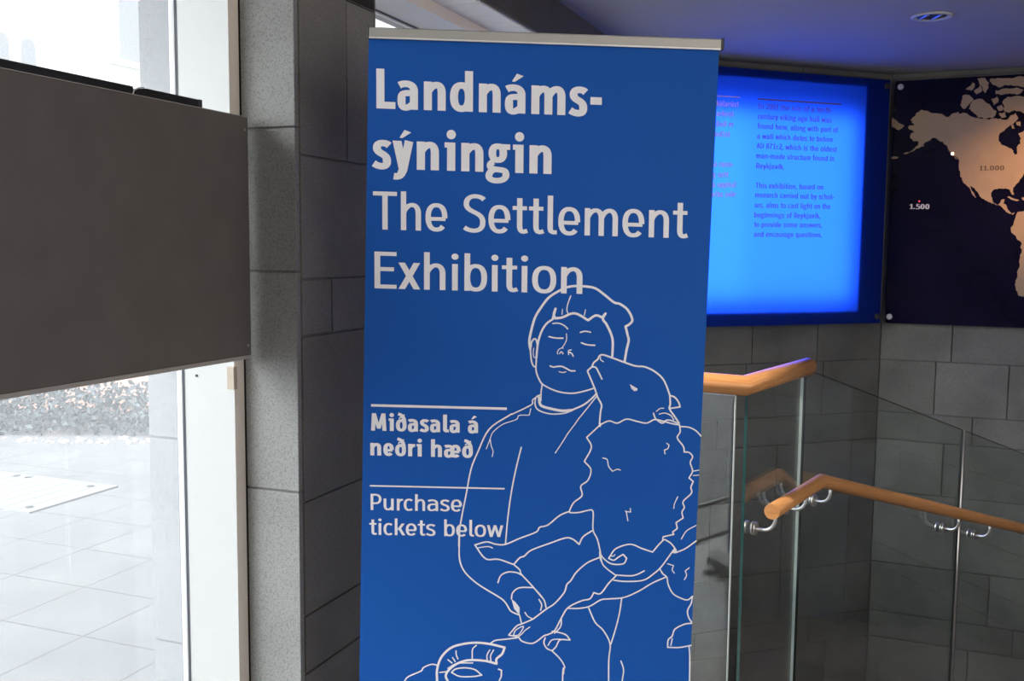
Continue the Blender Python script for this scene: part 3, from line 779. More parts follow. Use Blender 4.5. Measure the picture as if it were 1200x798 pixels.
LAND = [
[199.3,2413.1,246.6,2393.3,288,2387.1,334.9,2367.5,360.7,2358.7,375.1,2376.6,395.1,2382.2,412,2389,420.7,2374.5,435.5,2380.4,450.5,2381.9,481.4,2364.2,517.2,2346.5,552.3,2339.5,592.3,2332.4,641.3,2335.7,671,2329.1,705.1,2329.7,718.5,2353.7,746.9,2366.2,762.9,2335.8,749.5,2315.1,716.8,2289.8,698.1,2274.5,670.1,2248.8,656.7,2222.5,663.2,2190,688.8,2167.7,718.9,2150.6,744,2133.8,755.1,2106.7,767.5,2111.7,762.7,2149.2,783.6,2175.3,783.9,2207.2,767.8,2239.8,810.1,2259.4,850.8,2215.5,883.3,2140.1,934.8,2064.4,917.8,2027.7,861.2,2013.1,812.5,1987.5,792.1,1950.4,769.5,1918.5,755.9,1897.2,763,1854,749.2,1856.3,737,1886.7,712.1,1894.6,672.8,1895.3,638.9,1882.7,630.6,1850.3,642.3,1812,668.1,1790.1,679.6,1797.6,692,1825.6,711.5,1827.6,705,1800.6,695,1804.8,722.2,1789.4,733.6,1759,754.2,1737.2,770.4,1744.7,761.5,1728.5,742.6,1735.1,719.1,1753.6,678,1789.8,637.9,1801,597.1,1823.2,568.1,1845.4,560.3,1862,535.7,1895.2,512.9,1911.9,504.9,1909.9,526.7,1873.4,546.4,1840.4,538.5,1838.3,514.7,1873.6,492.7,1912.3,460.9,1945.7,444.2,1978.9,434.5,2033.9,434.5,2077.7,418.3,2100,397.6,2108.2,376.1,2134.1,364.9,2156.3,353.7,2178.6,332.2,2201.3,300.9,2215.5,264.3,2227.8,244.5,2209.8,219.3,2194.1,199.5,2172.6,153.7,2146.3,127.8,2139.3,181.3,2184.2,187.6,2206.2,150.8,2213,128.7,2241.5,133.2,2258,158.9,2268.1,115.8,2297.4,120.3,2313.9,156.7,2317.9,129.1,2352.3,159.3,2378.6,184,2408.3],
[824.4,1753,792.7,1747.8,779.7,1715.4,771.6,1683,753.9,1645,770.5,1607,796.8,1569.2,822.3,1547.6,825.3,1488,819.4,1411.8,808.1,1346.2,800,1313.3,802.7,1258.6,819.6,1215.3,852.2,1208.6,860.4,1238.3,868.7,1303.9,894.9,1358.8,921,1413.4,965,1489.5,990.2,1554.1,996.9,1607.7,956.6,1650.5,907.1,1682.7,885.6,1725.7,855.6,1747.4],
[435.6,2485.4,475.6,2486.5,496.8,2460.7,468.3,2429.7,449.3,2409,428.1,2431.7],
[502.3,2449.6,536.7,2458.6,567.2,2441,598.2,2412.7,629.1,2384.4,611.2,2347.7,571.8,2346.2,531.8,2354.4,510.7,2379.1,484.4,2407.3],
[453.4,2533,486.7,2568.8,502.2,2557.2,485.9,2522.6],
[504,2519.5,532.3,2550.1,546.6,2519.3,517,2497.3],
[605.7,2460.5,634.6,2471.8,643.1,2437.2,619.4,2422.4],
[680.3,2435.4,703.4,2460.8,770.9,2462.7,838.7,2448.6,899.2,2382.5,931,2317.9,885.2,2288.2,844.7,2332.2,793.3,2364.1,746,2384.4,717.5,2371.8,692.7,2383.6],
[520.6,2588.3,560,2591.3,581,2563.4,564.1,2505.5,551.2,2527.6],
[632.6,2512.5,676.1,2520.7,739,2522.6,773.3,2510.1,760,2489.7,672.9,2486.9,635.6,2491],
[589.7,2587.4,687.4,2585.9,781.8,2588.8,879.9,2572.4,872.5,2530.9,785.2,2523.2,699.4,2540.7,641.5,2531.2,601.1,2554.8],
[17.9,2368.2,45.1,2350.3,94,2315,63.7,2286.1,20.5,2306.8],
[18,2112.3,60.4,2113.3,66,2106.5,18.3,2104.4],
[96.5,2134.6,122.5,2141.7,128,2135.9,102,2127.8],
[402.8,2105.9,444.8,2074.1,441.1,2067.7,409.6,2091.5],
[724.5,1841.5,739,1845.7,774.1,1826.9,795.9,1819.1,764.7,1819.5],
[19.9,2420.4,34.8,2419.7,35,2414.1,20.2,2414.8],
[204.3,2181.3,216.5,2187.5,219,2178.6,207.7,2174.5],
[637.6,2410.8,666.5,2420.1,673,2387.7,648.7,2383.5],
[750,2304.4,773.7,2314,780.1,2281.9,758.6,2288.1],
[649.4,2370.7,683.3,2376.6,694.6,2344.1,665.4,2342.1],
[721.4,2294.9,741.1,2288.8,747,2267.2,730.4,2271.1],
[807.5,1837.3,841.7,1831.5,840.4,1818.7,813.2,1821.1]]
MAP_NUMBERS = [('11.000', [553.2, 2011.5], [698.5, 2010.4], [551.7, 2042.0]), ('1.500', [146.9, 1769.6], [269.3, 1767.6], [145.5, 1802.2])]

# ================================================================== THE SETTING
bEND = 3.75        # window wall runs to the far stone wall
bBACK = -5.5
# floor in front of the stair and along it
gW = 1.18          # length of the guard between stair corner and window wall
PW = P1 + GD * gW
RS = P1 + E2 * 1.5
bm = bmesh.new()
far = RS + SD * 4.2
prism(bm, [W(0.002, bBACK), W(5.6, bBACK), W(5.6, 1.5), far, RS, P1 + E2 * 0.02, PW, W(0.002, 0.9)], -0.30, 0.0)
tag(finish('floor', bm, M_FLOOR), 'polished grey stone floor of the lobby in front of the stair', 'floor', kind='structure')
# lower floor below the stair void
bm = bmesh.new()
prism(bm, [W(-0.1, -1.0), W(6.0, -1.0), W(6.0, 5.5), W(-0.1, 5.5)], -3.4, -3.2)
tag(finish('floor_lower', bm, M_FLOOR), 'floor of the lower level at the foot of the stair', 'floor', kind='structure')
# landing and flight of steps
bm = bmesh.new()
L0 = P2 + SN * 0.02
prism(bm, [P1 + E2 * 0.02 , P2 + SN * 0.02, P2 + SN * 1.35, RS - E2 * 0.02], -0.45, -0.275)
k = 0
while k < 8:
    s0, s1 = 0.15 + 0.53 * k, 0.15 + 0.53 * (k + 1)
    z = -0.275 - 0.15 * (k + 1)
    prism(bm, [P2 + SN * .02 + SD * s0, P2 + SN * .02 + SD * (s1 + .03), P2 + SN * 1.33 + SD * (s1 + .03), P2 + SN * 1.33 + SD * s0], z - 0.22, z)
    k += 1
prism(bm, [P2 + SN * .02 - SD * .05, P2 + SN * .02 + SD * .17, P2 + SN * 1.33 + SD * .17, P2 + SN * 1.33 - SD * .05], -0.45, -0.275)
tag(finish('trim_stair', bm, M_STEP), 'brown stone steps going down beside the glass guard', 'stairs', kind='structure')

# ceiling over the whole room
bm = bmesh.new()
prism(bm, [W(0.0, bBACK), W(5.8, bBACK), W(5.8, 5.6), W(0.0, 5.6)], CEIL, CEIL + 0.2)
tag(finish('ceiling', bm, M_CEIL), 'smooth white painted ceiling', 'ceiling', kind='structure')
bm = bmesh.new()
wbox(bm, (-1.1, 0.05), (bBACK - .3, 5.8), (CEIL + 0.2, CEIL + 0.4))
tag(finish('roof', bm, M_PLASTER), 'roof slab above the window wall', 'roof', kind='structure')

def clad_wall(name, O, d, n, rows, core, label, mat=M_STONE, spread=0.10, smat=None):
    """cladding plus the dark core behind it, one mesh"""
    bm = bmesh.new()
    slabs(bm, O, d, n, rows, spread=spread)
    nf = len(bm.faces)
    obox(bm, O, d, n, Z, core[0], core[1])
    bm.faces.ensure_lookup_table()
    for f in bm.faces:
        if f.index >= nf or f.index == -1: pass
    for f in list(bm.faces)[nf:]: f.material_index = 1
    return tag(finish(name, bm, [mat, M_JOINT]), label, 'wall', kind='structure')

ZR = [-3.2, -2.6, -2.25, -1.90, -1.54, -1.185, -1.0, -0.65, -0.15, 0.21, 0.40, 0.757, 1.11, 1.30, 1.80, 2.28, 2.625, 2.66]
def rows_from(joints, L):
    out = []
    for i in range(len(ZR) - 1):
        js = joints.get(i)
        if js is None:
            st = RND.uniform(0.2, 0.6); js = []
            while st < L - 0.1:
                js.append(st); st += RND.uniform(0.42, 0.72)
        out.append((ZR[i], ZR[i + 1], [0.0] + js + [L]))
    return out
LL = 2.08
jl = {10: [0.461, 1.06, 1.62], 9: [0.62, 1.265, 1.8], 8: [0.204, 0.804, 1.183, 1.7], 7: [0.204, 0.75, 1.3], 6: [0.212, 0.745, 1.45], 5: [0.5, 1.392], 11: [0.515, 1.02, 1.6], 16: [0.7, 1.4]}
clad_wall('wall_back', Q0, LD, LN, rows_from(jl, LL), ((-0.05, -0.25, -3.2), (LL, -0.012, CEIL + .1)), 'dark grey basalt wall carrying the lit blue panel')
RL = 4.6
jr = {11: [0.446, 1.1, 1.7], 10: [0.355, 0.794, 1.35, 1.9], 9: [0.594, 1.2, 1.9], 8: [0.426, 1.02, 1.6], 7: [0.52, 1.15, 1.8], 6: [0.746, 1.5], 5: [0.904, 1.6], 4: [0.64, 1.3], 16: [0.21, 0.95, 1.7]}
clad_wall('wall_right', Q0, RD, RN, rows_from(jr, RL), ((-0.05, -0.25, -3.2), (RL, -0.012, CEIL + .1)), 'dark grey basalt wall carrying the world map')

# remaining room walls
bm = bmesh.new()
wbox(bm, (-0.6, 5.8), (bBACK - 0.2, bBACK), (-0.3, CEIL))
tag(finish('wall_rear', bm, M_PLASTER), 'plain grey wall behind the viewer', 'wall', kind='structure')
bm = bmesh.new()
wbox(bm, (5.6, 5.8), (bBACK, 5.6), (-3.4, CEIL))
tag(finish('wall_side', bm, M_PLASTER), 'plain grey wall on the far right of the lobby', 'wall', kind='structure')
bm = bmesh.new()
wbox(bm, (-0.60, -0.02), (0.455, bEND), (-3.4, -0.02))
wbox(bm, (-0.60, -0.02), (bBACK, 0.455), (-3.4, -0.30))
tag(finish('wall_footing', bm, M_PLASTER), 'concrete footing wall below the windows', 'wall', kind='structure')

bm = bmesh.new()
wbox(bm, (-0.1, 5.8), (-1.2, -1.0), (-3.4, -0.31))
tag(finish('wall_lower', bm, M_PLASTER), 'plain wall of the lower level under the lobby floor', 'wall', kind='structure')

# stone pier between the two windows
bm = bmesh.new()
Of = K0 - AD * 0.184
slabs(bm, Of, AD, -BD, [(0, 0.791, [0, .184]), (0.791, 1.423, [0, .184]), (1.423, 1.824, [0, .184]), (1.824, 2.455, [0, .184])], thick=0.020, spread=0.04)
for f in bm.faces: f.material_index = 0
nf = len(bm.faces)
slabs(bm, K0 - AD * 0.003 + BD * 0.026, BD, AD, [(0, .239, [0, .429]), (.239, .415, [0, .429]), (.415, .756, [0, .429]), (.756, 1.238, [0, .429]), (1.238, 1.401, [0, .160, .429]), (1.401, 1.75, [0, .429]), (1.75, 2.228, [0, .254, .429]), (2.228, 2.455, [0, .429])], thick=0.02, spread=0.07)
for f in list(bm.faces)[nf:]: f.material_index = 1
nf = len(bm.faces)
wbox(bm, (-0.184, -0.012), (0.010, 0.445), (-0.02, 2.455))
for f in list(bm.faces)[nf:]: f.material_index = 2
nf = len(bm.faces)
wbox(bm, (-0.184, -0.003), (0.443, 0.455), (0, 2.455), tone=1.0)
for f in list(bm.faces)[nf:]: f.material_index = 0
tag(finish('wall_pier', bm, [M_PIER, M_SIDE, M_JOINT]), 'narrow grey speckled stone pier between window and banner', 'pillar', kind='structure')
# outer half of the pier, outside the glass
bm = bmesh.new()
slabs(bm, K0 - AD * 0.515 - BD * 0.03, AD, -BD, [(-.02, .29, [0, .128]), (.29, .92, [0, .128]), (.92, 1.55, [0, .128]), (1.55, 2.2, [0, .128]), (2.2, 2.86, [0, .128])], thick=0.02, spread=0.03)
nf = len(bm.faces)
wbox(bm, (-0.512, -0.388), (-0.02, 0.455), (-.02, 2.86), tone=1.0)
tag(finish('wall_pier_outside', bm, [M_OUTSTONE]), 'pale stone pier outside, seen through the window edge', 'pillar', kind='structure')
bm = bmesh.new()
wbox(bm, (-0.386, -0.186), (0.0, 0.455), (-.02, 2.86))
tag(finish('wall_pier_core', bm, [M_JOINT]), 'dark joint core inside the stone pier', 'pillar', kind='structure')
# stone lintel above the windows
bm = bmesh.new()
x = bBACK
while x < bEND - 0.05:
    x1 = min(x + 0.62, bEND)
    wbox(bm, (-0.184, -0.02), (x + .003, x1 - .003), (2.455, 2.475), tone=1 + RND.uniform(-.05, .05))
    x = x1
nf = len(bm.faces)
x = bBACK
while x < bEND - 0.05:
    x1 = min(x + 1.2, bEND)
    wbox(bm, (-0.012, 0.0), (x + .002, x1 - .002), (2.462, CEIL), tone=0.40 * (1 + RND.uniform(-.06, .06)))
    x = x1
for f in list(bm.faces)[nf:]: f.material_index = 1
nf = len(bm.faces)
wbox(bm, (-0.6, -0.014), (bBACK, bEND), (2.478, CEIL + .2))
for f in list(bm.faces)[nf:]: f.material_index = 2
tag(finish('trim_1', bm, [M_SOFFIT, M_SIDE, M_JOINT]), 'dark stone lintel along the window wall below the ceiling', 'lintel', kind='structure')

# windows: deep white frame, beige on the room side, film-covered pane
def window(name, b0, b1, label, jambs):
    root = thing(name, label, 'window', W(-0.27, (b0 + b1) / 2, 0), kind='structure')
    bm = bmesh.new()
    def member(a, b, z, face):
        nf = len(bm.faces)
        fs = wbox(bm, a, b, z)
        for f in fs:
            f.normal_update()
            f.material_index = 1 if (f.normal.dot(AD) > 0.9) else 0
    t = 0.048
    member((-0.360, -0.184), (b0, b0 + t), (0.0, 2.455), 0)
    member((-0.360, -0.184), (b1 - t, b1 - 0.003), (0.0, 2.455), 0)
    member((-0.360, -0.184), (b0 + t, b1 - t), (2.408, 2.455), 0)
    part('frame', bm, [M_FRAME, M_FRAMEIN], root)
    bm = bmesh.new()
    wbox(bm, (-0.360, 0.0), (b0 + t, b1 - t), (-0.02, 0.012))
    part('window_sill', bm, M_STEP, root)
    bm = bmesh.new()
    for (bb, zz) in (((b0 + 0.02, b0 + t + .004), (0.03, 2.43)), ((b1 - t - .004, b1 - .02), (0.03, 2.43)), ((b0 + .02, b1 - .02), (2.400, 2.43)), ((b0 + .02, b1 - .02), (0.0, 0.026))):
        wbox(bm, (-0.385, -0.366), bb, zz)
    part('glazing_bead', bm, M_FRAME, root)
    bm = bmesh.new()
    for (bb, zz) in (((b0 + 0.02, b0 + t + .002), (0.03, 2.43)), ((b1 - t - .002, b1 - .02), (0.03, 2.43)), ((b0 + .02, b1 - .02), (2.404, 2.43)), ((b0 + .02, b1 - .02), (0.0, 0.023))):
        wbox(bm, (-0.366, -0.360), bb, zz)
        wbox(bm, (-0.390, -0.385), bb, zz)
    part('gasket', bm, M_GASKET, root)
    bm = bmesh.new()
    wbox(bm, (-0.382, -0.374), (b0 + .03, b1 - .03), (0.01, 2.42))
    part('pane', bm, M_WINGLASS, root)
    if jambs:
        for zz, aa in ((1.163, -0.245), (1.118, -0.315)):
            bm = bmesh.new()
            disc(bm, W(aa, b1 - t, zz), -BD, 0.004, 0.003, 12)
            part('screw', bm, M_STEELDK, root)
        bm = bmesh.new()
        wbox(bm, (-0.206, -0.183), (b1 - t - .004, b1 - t + .012), (1.085, 1.15))
        part('bracket_plate', bm, M_PLATE, root)
    return root
window('window_1', bBACK, 0.0, 'tall window with deep white frame left of the stone pier', True)
window('window_2', 0.455, bEND, 'bright window beyond the pier, glimpsed above the banner', False)

# ================================================================== OUTSIDE
bm = bmesh.new()
obox(bm, V((0, 0, 0)), V((1, 0, 0)), V((0, 1, 0)), Z, (-45, -30, -0.12), (-0.52, 60, -0.02))
pv = finish('pavement', bm, M_PAVE, recenter=False)
pv.matrix_world = Matrix(((AD.x, BD.x, 0, KX), (AD.y, BD.y, 0, KY), (0, 0, 1, 0), (0, 0, 0, 1)))
tag(pv, 'pale square paving outside the window', 'pavement', kind='structure')
# access cover in the paving
cv = thing('access_cover', 'pale rectangular access cover set into the paving outside', 'cover', W(-3.45, 2.06, -0.02))
bm = bmesh.new()
for i in range(9):
    wbox(bm, (-3.96 + i * .1145, -3.96 + i * .1145 + .110), (1.72, 2.40), (-0.02, -0.010))
part('cover_plate', bm, M_COVER, cv)
for aa, bb in ((-3.62, 2.345), (-3.08, 2.32), (-3.02, 1.80), (-3.72, 2.345)):
    bm = bmesh.new(); disc(bm, W(aa, bb, -0.010), Z, 0.022, 0.004, 14); part('cover_bolt', bm, M_STEELDK, cv)
# planting bed with a low brick wall behind
bm = bmesh.new()
for i in range(4200):
    x = RND.uniform(-5.4, -2.2); y = RND.uniform(7.75, 8.6); h = RND.uniform(0.0, 0.33) * min(1, (y - 7.6) / .35)
    c = V((x, y, -0.02 + h)); s = RND.uniform(0.015, 0.045)
    d = V((RND.uniform(-1, 1), RND.uniform(-1, 1), RND.uniform(-.2, 1))).normalized(); e = d.orthogonal().normalized(); g = d.cross(e)
    vs = [bm.verts.new(c + d * s), bm.verts.new(c + e * s * .5 + g * .01), bm.verts.new(c - d * s), bm.verts.new(c - e * s * .5 + g * .01)]
    bm.faces.new(vs)
tag(finish('shrub_bed', bm, M_LEAF), 'low dark shrubs along the far edge of the paving', 'shrubs', kind='stuff')
bm = bmesh.new()
for i in range(110):
    x = RND.uniform(-5.2, -2.3); y = RND.uniform(7.45, 7.66); s = RND.uniform(.006, .02)
    disc(bm, V((x, y, -0.02)), V((RND.uniform(-.4, .4), RND.uniform(-.4, .4), 1)), s, s * .9, 7)
tag(finish('blossom', bm, M_PETAL), 'white blossom scattered at the foot of the shrubs', 'flowers', kind='stuff')
bm = bmesh.new()
obox(bm, V((0, 0, 0)), V((1, 0, 0)), V((0, 1, 0)), Z, (-6.5, 8.9, -0.02), (-1.6, 9.15, 0.62), bevel=0.01)
tag(finish('wall_garden', bm, M_BRICK), 'low pinkish brick wall behind the shrubs outside', 'wall', kind='structure')
# white building across the square
fb = thing('building', 'white rendered building with arched windows across the square', 'building', W(-31, 25, -0.02))
def facade_cell(cy, z0, w, h, arched):
    pts = [(cy - w / 2, z0), (cy + w / 2, z0)]
    if arched:
        pts += [(cy + math.cos(math.radians(a)) * w / 2, z0 + h - w / 2 + math.sin(math.radians(a)) * w / 2) for a in range(0, 181, 15)]
    else:
        pts += [(cy + w / 2, z0 + h), (cy - w / 2, z0 + h)]
    return pts
bm = bmesh.new()
wbox(bm, (-34, -28), (-6, 60), (-0.02, 16))
wbox(bm, (-28, -27.6), (-6, 60), (12.6, 13.1))
wbox(bm, (-28, -27.85), (29.0, 31.4), (8.55, 8.75))
wbox(bm, (-28, -27.75), (30.8, 31.05), (8.9, 10.4))
part('facade', bm, M_FACADE, fb)
for cy, z0, w, h, ar in ((25.15, 7.75, .62, 1.0, 1), (24.0, 7.75, .62, 1.0, 1), (22.9, 7.75, .62, 1.0, 1), (30.3, 8.85, 1.25, 3.3, 0), (26.6, 2.0, 1.2, 2.6, 1), (20.5, 2.0, 1.2, 2.6, 1), (34.5, 8.85, 1.25, 3.3, 0), (17, 7.75, .62, 1.0, 1)):
    bm = bmesh.new()
    pts = facade_cell(cy, z0, w, h, ar)
    fr = [bm.verts.new(W(-27.97, p[0], p[1])) for p in pts]; bk = [bm.verts.new(W(-28.05, p[0], p[1])) for p in pts]
    bm.faces.new(fr); bm.faces.new(bk[::-1])
    for i in range(len(pts)): bm.faces.new((fr[i], bk[i], bk[(i + 1) % len(pts)], fr[(i + 1) % len(pts)]))
    face_towards(bm, AD)
    part('facade_window', bm, M_FACWIN, fb)

# ================================================================== INSIDE: board in the window
bd = thing('display_board', 'large dark grey board hung inside the window', 'board', W(-0.15, -0.70, 1.18))
bm = bmesh.new()
wbox(bm, (-0.164, -0.134), (-1.45, -0.034), (1.187, 1.85), bevel=0.0015)
part('board_panel', bm, M_BOARD, bd)
bm = bmesh.new()
wbox(bm, (-0.166, -0.1335), (-1.45, -0.036), (1.176, 1.1868))
part('lower_edge_trim', bm, M_BOARDEDGE, bd, 'pale strip along the lower edge')
bm = bmesh.new()
wbox(bm, (-0.137, -0.1335), (-1.45, -0.036), (1.8502, 1.8522))
part('upper_edge_highlight', bm, M_BOARDEDGE, bd, 'thin painted highlight along the upper edge')  # highlight on the board's top edge, made as a pale strip
bm = bmesh.new()
wbox(bm, (-0.185, -0.138), (-1.45, -0.47), (1.851, 1.871), bevel=0.002)
pts = [(-0.47, 1.851), (-0.235, 1.851), (-0.235, 1.872), (-0.43, 1.872), (-0.455, 1.868), (-0.468, 1.86)]
fr = [bm.verts.new(W(-0.138, *p)) for p in pts]; bk = [bm.verts.new(W(-0.185, *p)) for p in pts]
bm.faces.new(fr[::-1]); bm.faces.new(bk)
for i in range(len(pts)): bm.faces.new((fr[i], fr[(i + 1) % 6], bk[(i + 1) % 6], bk[i]))
bmesh.ops.recalc_face_normals(bm, faces=bm.faces)
rl = part('top_rail', bm, M_BLACK, bd, 'black rail along the top')
bm = bmesh.new()
path = [W(-0.1375, -0.474, 1.852), W(-0.1375, -0.470, 1.861), W(-0.1375, -0.457, 1.869), W(-0.1375, -0.437, 1.8735)]
tube(bm, path, 0.0016, 6)
part('rail_highlight', bm, M_ALUHI, rl, 'curved painted highlight on the black rail')  # curved glint on the rail, modelled as a bright thin tube
bm = bmesh.new()
wbox(bm, (-0.186, -0.137), (-0.236, -0.222), (1.851, 1.873), bevel=0.001)
part('end_cap', bm, M_STEELDK, rl)
for zz in (1.815, 1.215):
    bm = bmesh.new()
    disc(bm, W(-0.134, -0.05, zz), AD, 0.004, 0.002, 12)
    part('screw', bm, M_STEEL, bd)
for bb in (-0.3, -1.2):
    bm = bmesh.new()
    wbox(bm, (-0.358, -0.166), (bb - .015, bb + .015), (1.50, 1.53))
    part('wall_bracket', bm, M_STEELDK, bd)

# ================================================================== INSIDE: roll-up banner
YB = 2.48
bn = thing('roll_up_banner', 'tall blue roll-up banner with white lettering and line drawing of child and lamb', 'banner', V((0.05, YB, 0)))
def bl(z): return (-0.355 - (2.0 - z) * 0.01973)
def br(z): return (0.498 - (1.979 - z) * 0.02009)
bm = bmesh.new()
NZ = 12
prev = None
fr = []; bk = []
for i in range(NZ + 1):
    t = i / NZ
    zl = 0.075 + (2.003 - 0.075) * t; zr = 0.075 + (1.982 - 0.075) * t
    fr.append((bm.verts.new((bl(zl), YB, zl)), bm.verts.new((br(zr), YB, zr))))
    bk.append((bm.verts.new((bl(zl), YB + .0008, zl)), bm.verts.new((br(zr), YB + .0008, zr))))
for i in range(NZ):
    bm.faces.new((fr[i][0], fr[i][1], fr[i + 1][1], fr[i + 1][0]))
    bm.faces.new((bk[i][1], bk[i][0], bk[i + 1][0], bk[i + 1][1]))
    bm.faces.new((fr[i][1], bk[i][1], bk[i + 1][1], fr[i + 1][1]))
    bm.faces.new((bk[i][0], fr[i][0], fr[i + 1][0], bk[i + 1][0]))
sheet = part('banner_sheet', bm, M_BLUE, bn)
# top clamp rail
ang = 0.0246
hx = V((math.cos(ang), 0, -math.sin(ang))); hz = V((math.sin(ang), 0, math.cos(ang)))
OT = V((-0.353, YB, 2.000))
bm = bmesh.new()
prof = [(-0.009, 0.0), (-0.012, 0.004), (-0.012, 0.0225), (-0.009, 0.0255), (0.006, 0.0255), (0.009, 0.022), (0.009, 0.002), (0.006, 0.0)]
a_ = [bm.verts.new(OT + hx * 0.0 + V((0, y, 0)) + hz * z) for y, z in prof]; b_ = [bm.verts.new(OT + hx * 0.8525 + V((0, y, 0)) + hz * z) for y, z in prof]
bm.faces.new(a_); bm.faces.new(b_[::-1])
for i in range(8): bm.faces.new((a_[i], b_[i], b_[(i + 1) % 8], a_[(i + 1) % 8]))
bmesh.ops.recalc_face_normals(bm, faces=bm.faces)
tr = part('top_rail', bm, M_ALU, bn, 'grey aluminium clamp rail')
bm = bmesh.new()
obox(bm, OT, hx, V((0, 1, 0)), hz, (0.0, -0.0135, -0.0012), (0.8525, -0.008, 0.0028))
part('lip_highlight', bm, M_ALUHI, tr, 'painted highlight along the lower edge of the rail')  # highlight of the bevel, laid on as a lighter strip
for x0, x1 in ((-0.004, 0.0), (0.8525, 0.8605)):
    bm = bmesh.new()
    obox(bm, OT, hx, V((0, 1, 0)), hz, (x0, -0.013, -0.002), (x1, 0.010, 0.027), bevel=0.0015)
    part('end_cap', bm, M_BLACK, tr, 'black plastic end cap')
# base cassette, feet and mast behind
bm = bmesh.new()
prof = [(-0.10, 0.012), (-0.09, 0.045), (-0.05, 0.075), (0.05, 0.075), (0.09, 0.045), (0.10, 0.012)]
a_ = [bm.verts.new(V((-0.42, YB + y, z))) for y, z in prof]; b_ = [bm.verts.new(V((0.49, YB + y, z))) for y, z in prof]
bm.faces.new(a_); bm.faces.new(b_[::-1])
for i in range(6): bm.faces.new((a_[i], b_[i], b_[(i + 1) % 6], a_[(i + 1) % 6]))
bmesh.ops.recalc_face_normals(bm, faces=bm.faces)
part('base_cassette', bm, M_ALU, bn)
for x in (-0.33, 0.40):
    bm = bmesh.new(); obox(bm, V((x, YB, 0)), V((1, 0, 0)), V((0, 1, 0)), Z, (-.02, -.16, 0), (.02, .16, .013), bevel=.003); part('foot', bm, M_BLACK, bn)
bm = bmesh.new(); tube(bm, [V((0.045, YB + .022, 0.075)), V((0.072, YB + .022, 2.005))], 0.008, 12); part('mast', bm, M_ALU, bn)
# printing
def bplane(off):
    return lambda u, z, h=0.0: V((0.05 + u / 1000.0, YB - off - h, z / 1000.0))
for t, bold, A_, B_, cap in TEXT:
    for bm in put_text(t, bool(bold), A_, B_, cap, bplane(0.0008), by_word=True):
        face_towards(bm, V((0, -1, 0)))
        part('lettering', bm, M_INK, sheet)
for A_, B_, w in RULES:
    bm = bmesh.new()
    pl = bplane(0.0007)
    bm.faces.new([bm.verts.new(pl(*p)) for p in ((A_[0], A_[1] - w / 2), (B_[0], B_[1] - w / 2), (B_[0], B_[1] + w / 2), (A_[0], A_[1] + w / 2))])
    face_towards(bm, V((0, -1, 0)))
    part('ruled_line', bm, M_INK, sheet)
bm = bmesh.new()
pl = bplane(0.0004)
LIFT = 0
for w, flat in STROKES:
    pts = [(flat[i], flat[i + 1]) for i in range(0, len(flat), 2)]
    # stay on the sheet
    if w < 0:
        fill_poly(bm, pts, pl); continue
    for sp in smooth_path(pts):
        LIFT = (LIFT + 1) % 90
        for q in ribbon(sp, w, w):
            try: bm.faces.new([bm.verts.new(pl(*p, LIFT * 2e-6)) for p in q])
            except ValueError: pass
        for e in (sp[0], sp[-1]):
            bm.faces.new([bm.verts.new(pl(e[0] + math.cos(k * .785) * w * .5, e[1] + math.sin(k * .785) * w * .5, LIFT * 2e-6 + 1e-6)) for k in range(8)])
face_towards(bm, V((0, -1, 0)))
part('line_drawing', bm, M_INK, sheet, 'white outline drawing of a child hugging a lamb')

# ================================================================== STAIR GUARD
def pane(name, label, O, d, n, poly, ends):
    """glass slab 15 mm thick; poly = (s, z) outline counter-clockwise from lower near corner; ends = edge materials"""
    root = thing(name, label, 'glass panel', O + d * poly[0][0] + Z * min(p[1] for p in poly), 'glass guard panels')
    bm = bmesh.new()
    f = [bm.verts.new(O + d * s + n * 0.0050 + Z * z) for s, z in poly]; b = [bm.verts.new(O + d * s - n * 0.0050 + Z * z) for s, z in poly]
    bm.faces.new(f); bm.faces.new(b[::-1])
    face_n = n
    bm.normal_update()
    for q, nn in zip(bm.faces, (n, -n)):
        if q.normal.dot(nn) < 0: q.normal_flip()
    part('glass_sheet', bm, M_GLASS, root)
    k = len(poly)
    for i, m in enumerate(ends):
        if m is None: continue
        p, q = poly[i], poly[(i + 1) % k]
        bm = bmesh.new()
        dv = V((q[0] - p[0], q[1] - p[1])).normalized(); out = (dv.y, -dv.x)
        e = 0.0012
        def at(pt, side, ex): return O + d * (pt[0] + out[0] * ex) + Z * (pt[1] + out[1] * ex) + n * side
        vs = [bm.verts.new(at(pt, sd, ex)) for pt in (p, q) for sd in (-.0053, .0053) for ex in (-e, e)]
        for fc in ((0, 1, 3, 2), (4, 6, 7, 5), (0, 4, 5, 1), (2, 3, 7, 6), (0, 2, 6, 4), (1, 5, 7, 3)): bm.faces.new([vs[j] for j in fc])
        bmesh.ops.recalc_face_normals(bm, faces=bm.faces)
        part('polished_edge', bm, m, root)
    return root
# edges order: bottom, far end, top, near end
GO = P1 + GD * 0.028
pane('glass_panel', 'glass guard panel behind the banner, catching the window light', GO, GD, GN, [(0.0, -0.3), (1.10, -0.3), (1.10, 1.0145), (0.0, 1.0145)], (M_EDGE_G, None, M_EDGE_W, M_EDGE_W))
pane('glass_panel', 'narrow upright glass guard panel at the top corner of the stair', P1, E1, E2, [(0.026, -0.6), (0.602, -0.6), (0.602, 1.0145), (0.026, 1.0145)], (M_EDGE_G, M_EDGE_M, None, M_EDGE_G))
def gt(s): return 1.048 - 0.288 * s
pane('glass_panel', 'sloping glass guard panel between the stair corner and the slim steel post', P2, SD, SN, [(0.010, gt(0.04) - 1.55), (1.382, gt(1.382) - 1.55), (1.382, gt(1.382)), (0.085, gt(0.085)), (0.085, 1.012), (0.010, 1.012)], (M_EDGE_G, M_EDGE_D, M_EDGE_D, None, None, M_EDGE_D))
